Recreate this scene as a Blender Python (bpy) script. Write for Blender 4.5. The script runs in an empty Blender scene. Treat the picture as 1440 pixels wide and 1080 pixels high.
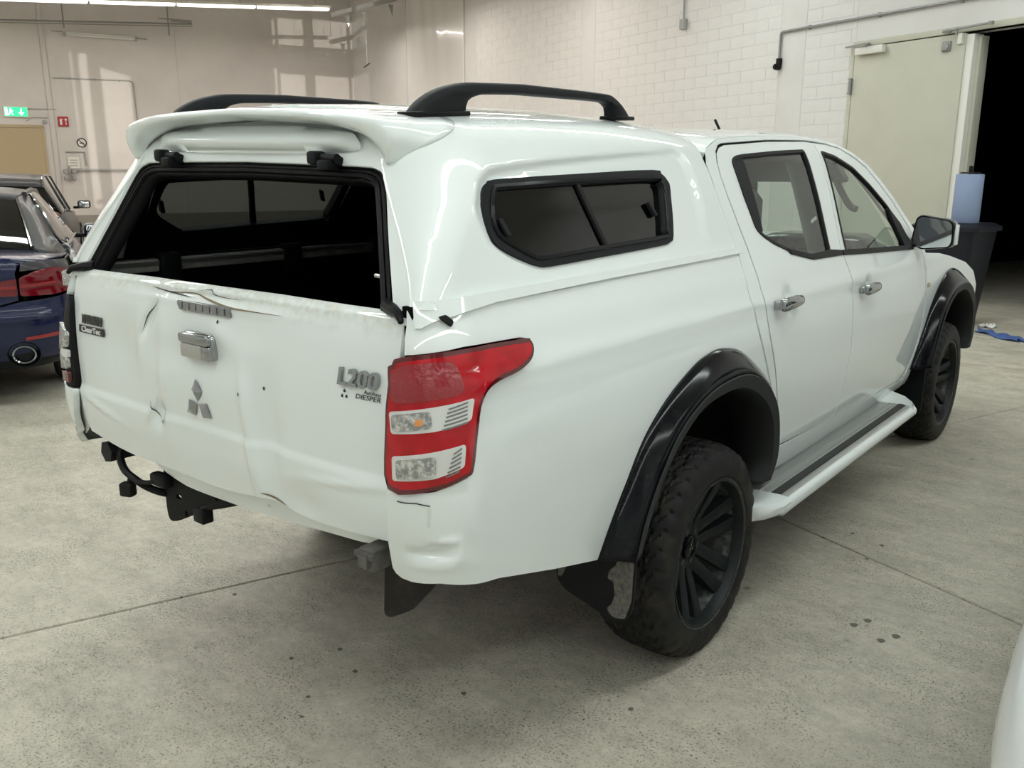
import bpy, bmesh, math, random
import numpy as np
from mathutils import Vector, Matrix
from mathutils.geometry import delaunay_2d_cdt

random.seed(7); np.random.seed(7)
SC = bpy.context.scene
COL = SC.collection
pi = math.pi

# ------------------------------------------------------------------ camera
CAM = (2.0315, -2.4123, 1.526, -.6778, -.23826, 1221.4)   # x, y, z, yaw, pitch, focal length in px of 1440
cy_, sy_, cp_, sp_ = math.cos(CAM[3]), math.sin(CAM[3]), math.cos(CAM[4]), math.sin(CAM[4])
fwd = Vector((sy_*cp_, cy_*cp_, sp_)); rgt = Vector((cy_, -sy_, 0)); upv = rgt.cross(fwd)
camd = bpy.data.cameras.new('camera'); camd.sensor_width = 36; camd.lens = CAM[5]/1440*36; camd.clip_start = .05; camd.clip_end = 200
cam = bpy.data.objects.new('camera', camd); COL.objects.link(cam)
cam.matrix_world = Matrix(((rgt.x, upv.x, -fwd.x, CAM[0]), (rgt.y, upv.y, -fwd.y, CAM[1]), (rgt.z, upv.z, -fwd.z, CAM[2]), (0, 0, 0, 1)))
SC.camera = cam

# ------------------------------------------------------------------ world, exposure
SC.view_settings.view_transform = 'Standard'; SC.view_settings.look = 'None'
SC.view_settings.gamma = 1; SC.view_settings.use_curve_mapping = False
SC.view_settings.exposure = -.05
cyc = SC.cycles; cyc.max_bounces = 8; cyc.diffuse_bounces = 4; cyc.glossy_bounces = 4; cyc.transmission_bounces = 6; cyc.transparent_max_bounces = 10; cyc.caustics_reflective = False; cyc.caustics_refractive = False
wd = bpy.data.worlds.new('world'); SC.world = wd; wd.use_nodes = True
wd.node_tree.nodes['Background'].inputs[0].default_value = (.75, .82, .9, 1)
wd.node_tree.nodes['Background'].inputs[1].default_value = .3

# the hall's own frame: a runs to the right along the block wall, b from that wall towards the viewer
PH = (0.39, 8.71); RD = (.93295, -.36); RN = (-.36, -.93295)
HALL_ROT = math.atan2(RD[1], RD[0])
def H(a, b, z=0.):
    return Vector((PH[0]+RD[0]*a+RN[0]*b, PH[1]+RD[1]*a+RN[1]*b, z))
# a local frame with +x along a and +y away from the viewer (depth), so that geometry is authored as (a, -b, z)
HM = Matrix.Translation((PH[0], PH[1], 0)) @ Matrix.Rotation(HALL_ROT, 4, 'Z')

# ceiling lamps: rows of strip lights hung from the roof, parallel to the far wall
LAMP_Z = 5.3
LAMP_ROWS = [-17.0, -12.6, -8.2, -3.8, .6, 5.0, 8.6]
ROW_B0, ROW_B1 = 1.0, 16.6
LAMP_W = 225.
ROW_GAIN = [1.4, 1.4, 1.4, 1.3, 1.15, 1.05, 1.0]
for i, a in enumerate(LAMP_ROWS):
    ld = bpy.data.lights.new('strip_light_row', 'AREA'); ld.shape = 'RECTANGLE'
    ld.size = .16; ld.size_y = ROW_B1-ROW_B0
    ld.energy = LAMP_W*ROW_GAIN[i]; ld.color = (1.0, .925, .85) if a < -6 else (.92, 1.0, .985)
    lo = bpy.data.objects.new('strip_light_row', ld); COL.objects.link(lo)
    lo.matrix_world = HM @ Matrix.Translation((a, -(ROW_B0+ROW_B1)/2, LAMP_Z-.075))
# low daylight that enters through the windows of the end wall and falls on the far wall
SUN_TB, SUN_TZ = .32, .026
sl = bpy.data.lights.new('low_sun', 'SUN'); sl.energy = 1.1; sl.angle = .0025; sl.color = (1., .93, .84)
so = bpy.data.objects.new('low_sun', sl); COL.objects.link(so)
so.matrix_world = HM @ Vector((-1, SUN_TB, -SUN_TZ)).to_track_quat('-Z', 'Y').to_matrix().to_4x4()

# ------------------------------------------------------------------ materials
def nodes_of(m):
    m.use_nodes = True; nt = m.node_tree; nt.nodes.clear()
    out = nt.nodes.new('ShaderNodeOutputMaterial'); return nt, out
def N(nt, t, **kw):
    n = nt.nodes.new('ShaderNode'+t)
    for k, v in kw.items():
        if hasattr(n, k): setattr(n, k, v)
        else: n.inputs[k.replace('_', ' ')].default_value = v
    return n
def PR(name, col, rough=.5, metal=0., coat=0., spec=.5, bump=None, var=None, emit=None, trans=0., coatr=.04, ior=None):
    """principled material; bump = (scale, strength, distance), var = (scale, second colour, low, high)"""
    m = bpy.data.materials.new(name); nt, out = nodes_of(m)
    b = nt.nodes.new('ShaderNodeBsdfPrincipled'); L = nt.links.new
    b.inputs['Base Color'].default_value = (*col, 1); b.inputs['Roughness'].default_value = rough
    b.inputs['Metallic'].default_value = metal; b.inputs['Coat Weight'].default_value = coat; b.inputs['Coat Roughness'].default_value = coatr
    b.inputs['Specular IOR Level'].default_value = spec; b.inputs['Transmission Weight'].default_value = trans
    if ior: b.inputs['IOR'].default_value = ior
    tc = None
    if bump or var: tc = nt.nodes.new('ShaderNodeTexCoord')
    if bump:
        n = N(nt, 'TexNoise'); n.inputs['Scale'].default_value = bump[0]; n.inputs['Detail'].default_value = 4
        bp = nt.nodes.new('ShaderNodeBump'); bp.inputs['Strength'].default_value = bump[1]; bp.inputs['Distance'].default_value = bump[2]
        L(tc.outputs['Object'], n.inputs['Vector']); L(n.outputs['Fac'], bp.inputs['Height']); L(bp.outputs[0], b.inputs['Normal'])
    if var:
        n = N(nt, 'TexNoise'); n.inputs['Scale'].default_value = var[0]; n.inputs['Detail'].default_value = 6; n.inputs['Roughness'].default_value = .6
        cr = nt.nodes.new('ShaderNodeValToRGB'); cr.color_ramp.elements[0].position = var[2]; cr.color_ramp.elements[1].position = var[3]
        cr.color_ramp.elements[0].color = (*col, 1); cr.color_ramp.elements[1].color = (*var[1], 1)
        L(tc.outputs['Object'], n.inputs['Vector']); L(n.outputs['Fac'], cr.inputs[0]); L(cr.outputs[0], b.inputs['Base Color'])
    if emit:
        b.inputs['Emission Color'].default_value = (*emit[0], 1); b.inputs['Emission Strength'].default_value = emit[1]
    L(b.outputs[0], out.inputs[0]); return m
def GLASS(name, tint, refl=1.0, rough=.0, ior=1.5):
    m = bpy.data.materials.new(name); nt, out = nodes_of(m); L = nt.links.new
    t = nt.nodes.new('ShaderNodeBsdfTransparent'); t.inputs[0].default_value = (*tint, 1)
    g = nt.nodes.new('ShaderNodeBsdfGlossy'); g.inputs['Roughness'].default_value = rough; g.inputs[0].default_value = (refl, refl, refl, 1)
    f = nt.nodes.new('ShaderNodeFresnel'); ge = nt.nodes.new('ShaderNodeNewGeometry'); mr = nt.nodes.new('ShaderNodeMapRange')
    mr.inputs['To Min'].default_value = ior; mr.inputs['To Max'].default_value = 1/ior; L(ge.outputs['Backfacing'], mr.inputs['Value']); L(mr.outputs[0], f.inputs[0])   # same reflection from either side of the pane
    mx = nt.nodes.new('ShaderNodeMixShader'); L(f.outputs[0], mx.inputs[0]); L(t.outputs[0], mx.inputs[1]); L(g.outputs[0], mx.inputs[2]); L(mx.outputs[0], out.inputs[0])
    return m
M = {}
M['paint'] = PR('white_car_paint', (.775, .825, .815), .36, coat=1., coatr=.03)
M['paint_dirty'] = PR('dusty_white_paint', (.70, .73, .70), .45, coat=.6, var=(9., (.55, .53, .46), .45, .75))
M['inner_white'] = PR('inner_panel_white', (.62, .64, .60), .55, var=(14., (.45, .43, .36), .45, .8))
M['gblack'] = PR('gloss_black_plastic', (.004, .0045, .006), .14, spec=.2, var=(22., (.009, .009, .010), .5, .75))
M['mblack'] = PR('matt_black_plastic', (.009, .010, .012), .5, spec=.16, bump=(900., .25, .001))
M['lip'] = PR('grey_black_flare_lip', (.024, .026, .025), .6, spec=.2, bump=(900., .2, .001))
M['rubber'] = PR('rubber_seal', (.006, .006, .007), .42, spec=.15)
M['tyre'] = PR('tyre_rubber', (.013, .013, .013), .62, spec=.22, var=(13., (.040, .035, .028), .48, .70), bump=(160., .2, .001))
M['rim'] = PR('matt_dark_alloy', (.009, .012, .013), .45, spec=.25, bump=(260., .22, .0008), var=(30., (.018, .021, .021), .5, .75))
M['rimdark'] = PR('alloy_barrel', (.055, .058, .055), .5, metal=.4, var=(40., (.16, .16, .15), .45, .7), bump=(120., .4, .001))
M['chrome'] = PR('chrome', (.36, .375, .39), .08, metal=1.)
M['satin'] = PR('brushed_aluminium', (.52, .53, .52), .34, metal=.85, bump=(300., .12, .0006))
M['steel'] = PR('dull_steel', (.13, .13, .12), .5, metal=.4, var=(25., (.07, .06, .05), .45, .7))
M['railgrey'] = PR('dusty_aluminium_rail', (.42, .42, .39), .5, metal=.2, var=(12., (.25, .245, .22), .4, .7))
M['rust'] = PR('dirty_black_steel', (.010, .009, .008), .6, spec=.25, var=(18., (.05, .036, .025), .5, .8), bump=(60., .4, .002))
M['black'] = PR('black_steel', (.004, .004, .005), .6, spec=.25)
M['liner'] = PR('charcoal_lining', (.004, .004, .0045), .9, spec=.1)
M['glass'] = GLASS('clear_green_glass', (.70, .78, .735))
M['dglass'] = GLASS('dark_tinted_glass', (.10, .115, .11), 1.0)
M['mirrorglass'] = PR('mirror_glass', (.75, .78, .8), .02, metal=1.)
M['cabgrey'] = PR('cabin_grey_trim', (.15, .15, .14), .75)
M['cabdark'] = PR('cabin_dark_trim', (.045, .045, .047), .6)
M['seat'] = PR('seat_cloth', (.10, .10, .095), .9, bump=(400., .3, .001))
M['headliner'] = PR('headliner_cloth', (.22, .22, .20), .9)
M['red'] = PR('red_lamp_lens', (.34, .0015, .006), .12, coat=.35, coatr=.02, spec=.35, var=(20., (.50, .003, .011), .35, .65))
M['reddark'] = PR('deep_red_lens', (.09, .001, .004), .1, spec=.35, coat=1., coatr=.02)
M['redbright'] = PR('red_reflector', (.25, .002, .008), .12, coat=1., var=(170., (.70, .03, .035), .60, .75), bump=(90., .5, .003))  # bright specks in the colour stand in for sparkle
M['lampclear'] = PR('ribbed_lamp_reflector', (.30, .31, .31), .2, metal=.6, bump=(150., .8, .004), var=(90., (.75, .75, .74), .42, .62))
M['lampwhite'] = PR('white_lamp_fins', (.66, .665, .65), .25, coat=1.)
M['repeater'] = PR('pale_repeater_lens', (.50, .42, .28), .3, coat=.6)
M['amber'] = PR('amber_bulb', (.75, .30, .08), .3, coat=.6)
M['stain'] = PR('rusty_crack', (.20, .15, .09), .8)
M['badgeblack'] = PR('badge_black', (.012, .012, .013), .35)
M['whiteprint'] = PR('white_print', (.75, .75, .74), .5)
M['greyreflector'] = PR('grey_brake_lamp', (.16, .165, .165), .25, coat=.8, bump=(200., .5, .002))
M['scuff'] = PR('bright_scuff', (.72, .73, .72), .6)

def gate_paint():
    """white paint with yellow-grey grime worked into the bent upper edge"""
    m = PR('grimy_white_paint', (.775, .825, .815), .36, coat=1., coatr=.03); nt = m.node_tree; L = nt.links.new; b = nt.nodes['Principled BSDF']
    tc = nt.nodes.new('ShaderNodeTexCoord'); sx = nt.nodes.new('ShaderNodeSeparateXYZ'); L(tc.outputs['Object'], sx.inputs[0])
    n1 = N(nt, 'TexNoise'); n1.inputs['Scale'].default_value = 7.; n1.inputs['Detail'].default_value = 8; n1.inputs['Roughness'].default_value = .7; L(tc.outputs['Object'], n1.inputs['Vector'])
    a = N(nt, 'Math'); a.operation = 'MULTIPLY_ADD'; a.inputs[1].default_value = .16; L(n1.outputs['Fac'], a.inputs[0]); L(sx.outputs['Z'], a.inputs[2])
    r = nt.nodes.new('ShaderNodeMapRange'); r.inputs['From Min'].default_value = 1.315; r.inputs['From Max'].default_value = 1.375; L(a.outputs[0], r.inputs['Value'])
    n2 = N(nt, 'TexNoise'); n2.inputs['Scale'].default_value = 60.; n2.inputs['Detail'].default_value = 5; L(tc.outputs['Object'], n2.inputs['Vector'])
    r2 = nt.nodes.new('ShaderNodeMapRange'); r2.inputs['From Min'].default_value = .3; r2.inputs['From Max'].default_value = .7; r2.inputs['To Max'].default_value = .75; L(n2.outputs['Fac'], r2.inputs['Value'])
    mu = N(nt, 'Math'); mu.operation = 'MULTIPLY'; L(r.outputs[0], mu.inputs[0]); L(r2.outputs[0], mu.inputs[1])
    mx = nt.nodes.new('ShaderNodeMix'); mx.data_type = 'RGBA'; L(mu.outputs[0], mx.inputs[0]); mx.inputs[6].default_value = (.775, .825, .815, 1); mx.inputs[7].default_value = (.50, .46, .35, 1); L(mx.outputs[2], b.inputs['Base Color'])
    return m
M['gatepaint'] = gate_paint()

# ------------------------------------------------------------------ helpers
def finish(o, parent=None, label=None, cat=None, group=None, kind=None):
    if parent is not None: o.parent = parent
    if label: o['label'] = label
    if cat: o['category'] = cat
    if group: o['group'] = group
    if kind: o['kind'] = kind
    return o
def empty(name, loc=(0, 0, 0), rz=0., parent=None, **kw):
    o = bpy.data.objects.new(name, None); COL.objects.link(o); o.location = loc; o.rotation_euler = (0, 0, rz); o.empty_display_size = .1
    return finish(o, parent, **kw)
def mk(name, v, f, mat, parent=None, smooth=True, nor=None, mw=None, sharp=None, **kw):
    me = bpy.data.meshes.new(name); me.from_pydata([tuple(map(float, p)) for p in v], [], f)
    mats = mat if isinstance(mat, (list, tuple)) else [mat]
    for q in mats: me.materials.append(q)
    me.polygons.foreach_set('use_smooth', [bool(smooth)]*len(me.polygons))
    me.update()
    if nor is not None: me.normals_split_custom_set_from_vertices([tuple(map(float, n)) for n in nor])
    elif sharp: me.set_sharp_from_angle(angle=math.radians(sharp))
    o = bpy.data.objects.new(name, me); COL.objects.link(o)
    if mw is not None: o.matrix_world = mw
    return finish(o, parent, **kw)
class MB:
    """collects simple shapes that become ONE mesh"""
    def __init__(s): s.v = []; s.f = []
    def add(s, v, f):
        k = len(s.v); s.v += [tuple(map(float, p)) for p in v]; s.f += [tuple(i+k for i in q) for q in f]; return s
    def box(s, c, d, rz=0., bev=0., m=None):
        bm = bmesh.new(); bmesh.ops.create_cube(bm, size=1.)
        bmesh.ops.scale(bm, vec=d, verts=bm.verts)
        if bev > 0: bmesh.ops.bevel(bm, geom=bm.edges[:], offset=min(bev, min(d)*.45), segments=2, profile=.5, affect='EDGES')
        mat = Matrix.Translation(c) @ (m if m is not None else Matrix.Rotation(rz, 4, 'Z'))
        bmesh.ops.transform(bm, matrix=mat, verts=bm.verts); return s._bm(bm)
    def _bm(s, bm):
        bm.verts.index_update(); s.add([p.co[:] for p in bm.verts], [[q.index for q in g.verts] for g in bm.faces]); bm.free(); return s
    def cyl(s, p0, p1, r0, r1=None, n=16, caps=True):
        r1 = r0 if r1 is None else r1
        p0 = Vector(p0); p1 = Vector(p1); ax = (p1-p0).normalized(); t = ax.orthogonal().normalized(); b = ax.cross(t)
        v = [p0+(t*math.cos(2*pi*i/n)+b*math.sin(2*pi*i/n))*r0 for i in range(n)]+[p1+(t*math.cos(2*pi*i/n)+b*math.sin(2*pi*i/n))*r1 for i in range(n)]
        f = [(i, (i+1) % n, n+(i+1) % n, n+i) for i in range(n)]
        if caps: f += [tuple(range(n-1, -1, -1)), tuple(range(n, 2*n))]
        return s.add(v, f)
    def tube(s, pts, r, n=8, caps=True):
        pts = [Vector(p) for p in pts]; v = []; f = []; k = len(pts); t0 = None
        for i, p in enumerate(pts):
            d = (pts[min(i+1, k-1)]-pts[max(i-1, 0)]).normalized()
            t = d.orthogonal().normalized() if t0 is None else (t0-d*t0.dot(d)).normalized()
            t0 = t; b = d.cross(t); rr = r[i] if isinstance(r, (list, tuple)) else r
            v += [p+(t*math.cos(2*pi*j/n)+b*math.sin(2*pi*j/n))*rr for j in range(n)]
        for i in range(k-1):
            f += [(i*n+j, i*n+(j+1) % n, (i+1)*n+(j+1) % n, (i+1)*n+j) for j in range(n)]
        if caps: f += [tuple(range(n-1, -1, -1)), tuple(range((k-1)*n, k*n))]
        return s.add(v, f)
    def prism(s, poly, m, h):
        """poly = 2D outline, extruded 0..h along local z of matrix m"""
        n = len(poly); v = [m @ Vector((p[0], p[1], 0)) for p in poly]+[m @ Vector((p[0], p[1], h)) for p in poly]
        f = [tuple(range(n-1, -1, -1)), tuple(range(n, 2*n))]+[(i, (i+1) % n, n+(i+1) % n, n+i) for i in range(n)]
        return s.add(v, f)
    def build(s, name, mat, parent=None, smooth=True, sharp=35, fix=True, **kw):
        o = mk(name, s.v, s.f, mat, parent, smooth, **kw)
        if fix:
            bm = bmesh.new(); bm.from_mesh(o.data); bmesh.ops.recalc_face_normals(bm, faces=bm.faces); bm.to_mesh(o.data); bm.free()
        if smooth and sharp: o.data.set_sharp_from_angle(angle=math.radians(sharp))
        return o
def loft(secs, closed=False, caps=False):
    """secs: list of rings (equal length)"""
    n = len(secs[0]); v = [p for s in secs for p in s]; f = []
    m = n if closed else n-1
    for i in range(len(secs)-1):
        for j in range(m): f.append((i*n+j, i*n+(j+1) % n, (i+1)*n+(j+1) % n, (i+1)*n+j))
    if caps: f += [tuple(range(n-1, -1, -1)), tuple(range((len(secs)-1)*n, len(secs)*n))]
    return v, f
def cubic(xs, ys):
    xs = np.array(xs, float); ys = np.array(ys, float); h = np.diff(xs); d = np.diff(ys)/h
    m = np.zeros(len(xs)); m[0] = d[0]; m[-1] = d[-1]
    for i in range(1, len(xs)-1):
        m[i] = 0 if d[i-1]*d[i] <= 0 else (h[i-1]+h[i])/(((h[i]*2+h[i-1])/3)/d[i-1]+((h[i]+2*h[i-1])/3)/d[i])
    def f(x):
        x = np.clip(np.asarray(x, float), xs[0], xs[-1]); k = np.clip(np.searchsorted(xs, x)-1, 0, len(h)-1); t = (x-xs[k])/h[k]
        return (1+2*t)*(1-t)**2*ys[k]+t*(1-t)**2*h[k]*m[k]+t*t*(3-2*t)*ys[k+1]+t*t*(t-1)*h[k]*m[k+1]
    return f
def fillet(poly, r, seg=5, closed=True):
    """round the corners of a polygon; r is one radius or one per corner"""
    n = len(poly); out = []
    for i in range(n):
        p = np.array(poly[i], float); ri = r[i] if isinstance(r, (list, tuple)) else r
        if ri <= 0 or (not closed and i in (0, n-1)): out.append(tuple(p)); continue
        a = np.array(poly[i-1], float)-p; b = np.array(poly[(i+1) % n], float)-p
        la = np.linalg.norm(a); lb = np.linalg.norm(b); k = min(ri, la*.48, lb*.48)
        A = p+a/la*k; B = p+b/lb*k
        for t in np.linspace(0, 1, seg): out.append(tuple((1-t)**2*A+2*t*(1-t)*p+t*t*B))
    return out
def spline(pts, n=6, closed=False):
    """Catmull-Rom through points"""
    P = [np.array(p, float) for p in pts]; k = len(P); out = []
    for i in range(k if closed else k-1):
        g = lambda j: P[j % k] if closed else P[min(max(j, 0), k-1)]
        a, b, c, d = g(i-1), g(i), g(i+1), g(i+2)
        for t in np.linspace(0, 1, n, endpoint=False):
            out.append(.5*((2*b)+(c-a)*t+(2*a-5*b+4*c-d)*t*t+(3*b-a-3*c+d)*t**3))
    if not closed: out.append(P[-1])
    return [tuple(p) for p in out]
def resample(poly, step):
    P = np.array(poly, float); Q = np.roll(P, -1, 0); out = []
    for a, b in zip(P, Q):
        L = np.linalg.norm(b-a)
        if L < 1e-7: continue
        n = max(1, int(math.ceil(L/step)))
        for i in range(n): out.append(a+(b-a)*i/n)
    return np.array(out)
def inside(pts, poly):
    x, y = pts[:, 0], pts[:, 1]; r = np.zeros(len(pts), bool); P = np.array(poly); Q = np.roll(P, 1, 0)
    for (x0, y0), (x1, y1) in zip(P, Q):
        c = ((y0 > y) != (y1 > y))
        if not c.any(): continue
        r ^= c & (x < (x1-x0)*(y-y0)/((y1-y0) if y1 != y0 else 1e-12)+x0)
    return r
def dist_poly(pts, poly):
    P = np.array(poly); Q = np.roll(P, -1, 0); best = np.full(len(pts), 9e9)
    for a, b in zip(P, Q):
        d = b-a; L = d@d+1e-15; t = np.clip(((pts-a)@d)/L, 0, 1); best = np.minimum(best, np.linalg.norm(pts-a-t[:, None]*d, axis=1))
    return best
def fill(poly, holes, res):
    """triangulate a 2D outline with holes: an even inner grid plus the outline itself"""
    loops = [resample(poly, res)]+[resample(h, res) for h in holes]
    B = np.concatenate(loops); lo = loops[0].min(0); hi = loops[0].max(0)
    gx, gy = np.meshgrid(np.arange(lo[0]+res/2, hi[0], res), np.arange(lo[1]+res/2, hi[1], res)); gx = gx+((np.arange(gx.shape[0]) % 2)*res*.5)[:, None]
    G = np.stack([gx.ravel(), gy.ravel()], 1)
    k = inside(G, loops[0])
    for h in loops[1:]: k &= ~inside(G, h)
    G = G[k]
    for l in loops: G = G[dist_poly(G, l) > res*.45]
    allp = np.concatenate([B, G]) if len(G) else B
    ed = []; s = 0
    for l in loops: ed += [(s+i, s+(i+1) % len(l)) for i in range(len(l))]; s += len(l)
    r = delaunay_2d_cdt([Vector(p) for p in allp], ed, [], 0, 1e-7)
    V = np.array([p[:] for p in r[0]]); T = np.array(r[2])
    c = V[T].mean(1); k = inside(c, loops[0])
    for h in loops[1:]: k &= ~inside(c, h)
    T = T[k]
    ar = (V[T[:, 1]]-V[T[:, 0]]); br = (V[T[:, 2]]-V[T[:, 0]]); k = np.abs(ar[:, 0]*br[:, 1]-ar[:, 1]*br[:, 0]) > 1e-10
    return V, T[k], loops
def normals(surf, V, out):
    e = 1.5e-3
    du = surf(V[:, 0]+e, V[:, 1])-surf(V[:, 0]-e, V[:, 1]); dv = surf(V[:, 0], V[:, 1]+e)-surf(V[:, 0], V[:, 1]-e)
    n = np.cross(du, dv); n /= np.linalg.norm(n, axis=1)[:, None]+1e-12
    s = np.sign((n*np.array(out)).sum(1)); s[s == 0] = 1
    return n*s[:, None]
def panel(name, poly, surf, mat, parent=None, res=.03, holes=(), depth=.018, off=0., out=(1, -.15, .1), mirror=False, disp=None, **kw):
    """a sheet that follows a surface inside an outline, with its edges folded inwards by depth"""
    V, T, loops = fill(poly, list(holes), res)
    P = surf(V[:, 0], V[:, 1]); n = normals(surf, V, out); P = P+n*off
    # orient triangles with n
    fn = np.cross(P[T[:, 1]]-P[T[:, 0]], P[T[:, 2]]-P[T[:, 0]]); fl = (fn*n[T[:, 0]]).sum(1) < 0
    T = T.copy(); T[fl] = T[fl][:, ::-1]
    v = [tuple(p) for p in P]; nn = [tuple(q) for q in n]; f = [tuple(int(i) for i in t) for t in T]
    if depth:
        for li, l in enumerate(loops):
            Q = surf(l[:, 0], l[:, 1]); m = normals(surf, l, out); Q = Q+m*off
            t = np.roll(Q, -1, 0)-np.roll(Q, 1, 0); t /= np.linalg.norm(t, axis=1)[:, None]+1e-12
            side = np.cross(t, m)
            # outward of material
            c = l+1e-3*0
            tl = np.roll(l, -1, 0)-np.roll(l, 1, 0); tl /= np.linalg.norm(tl, axis=1)[:, None]+1e-12
            probe = l+np.stack([tl[:, 1], -tl[:, 0]], 1)*res*.1
            ins = inside(probe, loops[0])
            for h in loops[1:]: ins &= ~inside(probe, h)
            Pp = surf(probe[:, 0], probe[:, 1])+m*off
            sg = np.sign(((Pp-Q)*side).sum(1)); sg[sg == 0] = 1; sg = np.where(ins, -sg, sg)
            s_ = 1. if sg.sum() >= 0 else -1.
            side = side*s_
            k = len(v); K_ = len(l)
            v += [tuple(p) for p in Q]+[tuple(p) for p in (Q-m*depth)]
            e2 = side*.8+m*.6; e2 /= np.linalg.norm(e2, axis=1)[:, None]
            nn += [tuple(p) for p in e2]+[tuple(p) for p in side]
            for i in range(K_):
                j = (i+1) % K_; q = (k+i, k+j, k+K_+j, k+K_+i)
                nf = np.cross(np.array(v[q[1]])-np.array(v[q[0]]), np.array(v[q[3]])-np.array(v[q[0]]))
                if (nf*side[i]).sum() < 0: q = q[::-1]
                f.append(q)
    if mirror:
        v = [(-p[0], p[1], p[2]) for p in v]; nn = [(-p[0], p[1], p[2]) for p in nn]; f = [q[::-1] for q in f]
    return mk(name, v, f, mat, parent, True, nn, **kw)
def both(name, poly, surf, mat, parent, **kw):
    return panel(name, poly, surf, mat, parent, **kw), panel(name, poly, surf, mat, parent, mirror=True, **kw)
def copy_tree(o, parent=None):
    c = o.copy(); COL.objects.link(c); c.parent = parent
    if parent is not None: c.matrix_parent_inverse = o.matrix_parent_inverse
    for ch in o.children: copy_tree(ch, c)
    return c
def text_mesh(name, body, size, mat, parent, mw, depth=.001, bold=0., shear=0., spacing=1., **kw):
    cu = bpy.data.curves.new(name, 'FONT'); cu.body = body; cu.size = size; cu.extrude = depth; cu.offset = bold; cu.shear = shear
    cu.align_x = 'CENTER'; cu.align_y = 'CENTER'; cu.resolution_u = 3; cu.space_character = spacing
    t = bpy.data.objects.new('tmp', cu); COL.objects.link(t)
    dg = bpy.context.evaluated_depsgraph_get(); me = bpy.data.meshes.new_from_object(t.evaluated_get(dg))
    bpy.data.objects.remove(t); bpy.data.curves.remove(cu)
    me.name = name; me.materials.clear(); me.materials.append(mat)
    o = bpy.data.objects.new(name, me); COL.objects.link(o); o.matrix_world = mw
    return finish(o, parent, **kw)
def frame(org, xd, zd):
    """matrix with local x = xd, local z = zd"""
    x = Vector(xd).normalized(); z = Vector(zd).normalized(); y = z.cross(x).normalized(); x = y.cross(z)
    return Matrix(((x.x, y.x, z.x, org[0]), (x.y, y.y, z.y, org[1]), (x.z, y.z, z.z, org[2]), (0, 0, 0, 1)))
# ================================================================== the hall
def floor_mat():
    m = bpy.data.materials.new('worn_concrete'); nt, out = nodes_of(m); L = nt.links.new
    b = nt.nodes.new('ShaderNodeBsdfPrincipled'); g = nt.nodes.new('ShaderNodeNewGeometry')
    def noise(scale, det, rough=.55, stretch=None):
        n = N(nt, 'TexNoise'); n.inputs['Scale'].default_value = scale; n.inputs['Detail'].default_value = det; n.inputs['Roughness'].default_value = rough
        if stretch:
            mp = nt.nodes.new('ShaderNodeMapping'); mp.inputs['Rotation'].default_value = (0, 0, stretch[0]); mp.inputs['Scale'].default_value = (stretch[1], stretch[2], 1)
            L(g.outputs['Position'], mp.inputs[0]); L(mp.outputs[0], n.inputs[0])
        else: L(g.outputs['Position'], n.inputs['Vector'])
        return n.outputs['Fac']
    def ramp(x, p0, c0, p1, c1):
        r = nt.nodes.new('ShaderNodeValToRGB'); e = r.color_ramp.elements
        e[0].position = p0; e[1].position = p1; e[0].color = (*c0, 1) if not isinstance(c0, float) else (c0, c0, c0, 1); e[1].color = (*c1, 1) if not isinstance(c1, float) else (c1, c1, c1, 1)
        L(x, r.inputs[0]); return r.outputs[0]
    def mix(fac, a, c, t='MIX'):
        n = nt.nodes.new('ShaderNodeMix'); n.data_type = 'RGBA'; n.blend_type = t
        if isinstance(fac, float): n.inputs[0].default_value = fac
        else: L(fac, n.inputs[0])
        for k, q in ((6, a), (7, c)):
            if isinstance(q, tuple): n.inputs[k].default_value = (*q, 1)
            else: L(q, n.inputs[k])
        return n.outputs[2]
    base = ramp(noise(.6, 4), .35, (.45, .42, .345), .68, (.56, .52, .43))
    fine = ramp(noise(22., 10, .85), .34, (.33, .305, .245), .66, (.66, .615, .51)); base = mix(.6, base, fine)
    swirl = ramp(noise(3.2, 8, .75, (.5, 1., 2.2)), .36, .80, .62, 1.06); base = mix(1., base, swirl, 'MULTIPLY')
    speck = ramp(noise(120., 4, .8), .545, 0., .60, 1.)
    where = ramp(noise(3.4, 7, .8), .40, .06, .58, 1.)
    base = mix(mix(1., speck, where, 'MULTIPLY'), base, (.060, .055, .045))
    speck2 = ramp(noise(48., 6, .85, (.9, 1., 1.6)), .585, 0., .63, 1.)
    where2 = ramp(noise(1.5, 6, .7), .42, .05, .56, 1.)
    base = mix(mix(1., speck2, where2, 'MULTIPLY'), base, (.09, .082, .066))
    scr = ramp(noise(5., 10, .85, (-.55, 1., 14.)), .665, 0., .69, 1.); base = mix(mix(.45, (0., 0., 0.), scr), base, (.13, .12, .10))
    stain = ramp(noise(.9, 3, .5), .60, 0., .80, .45); base = mix(stain, base, (.25, .24, .205))
    spots = nt.nodes.new('ShaderNodeTexVoronoi'); spots.inputs['Scale'].default_value = 2.3; spots.inputs['Randomness'].default_value = 1.; L(g.outputs['Position'], spots.inputs['Vector'])
    sm = ramp(spots.outputs['Distance'], .020, 1., .045, 0.); base = mix(mix(.7, (0., 0., 0.), sm), base, (.10, .095, .08))
    L(base, b.inputs['Base Color'])
    rr = ramp(noise(3.5, 4), .3, .38, .7, .62); L(rr, b.inputs['Roughness']); b.inputs['Specular IOR Level'].default_value = .35
    bp = nt.nodes.new('ShaderNodeBump'); bp.inputs['Strength'].default_value = .35; bp.inputs['Distance'].default_value = .003; L(noise(70., 6, .7), bp.inputs['Height']); L(bp.outputs[0], b.inputs['Normal'])
    L(b.outputs[0], out.inputs[0]); return m
M['concrete'] = floor_mat()
M['joint'] = PR('dark_joint_filler', (.17, .16, .135), .9)
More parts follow.
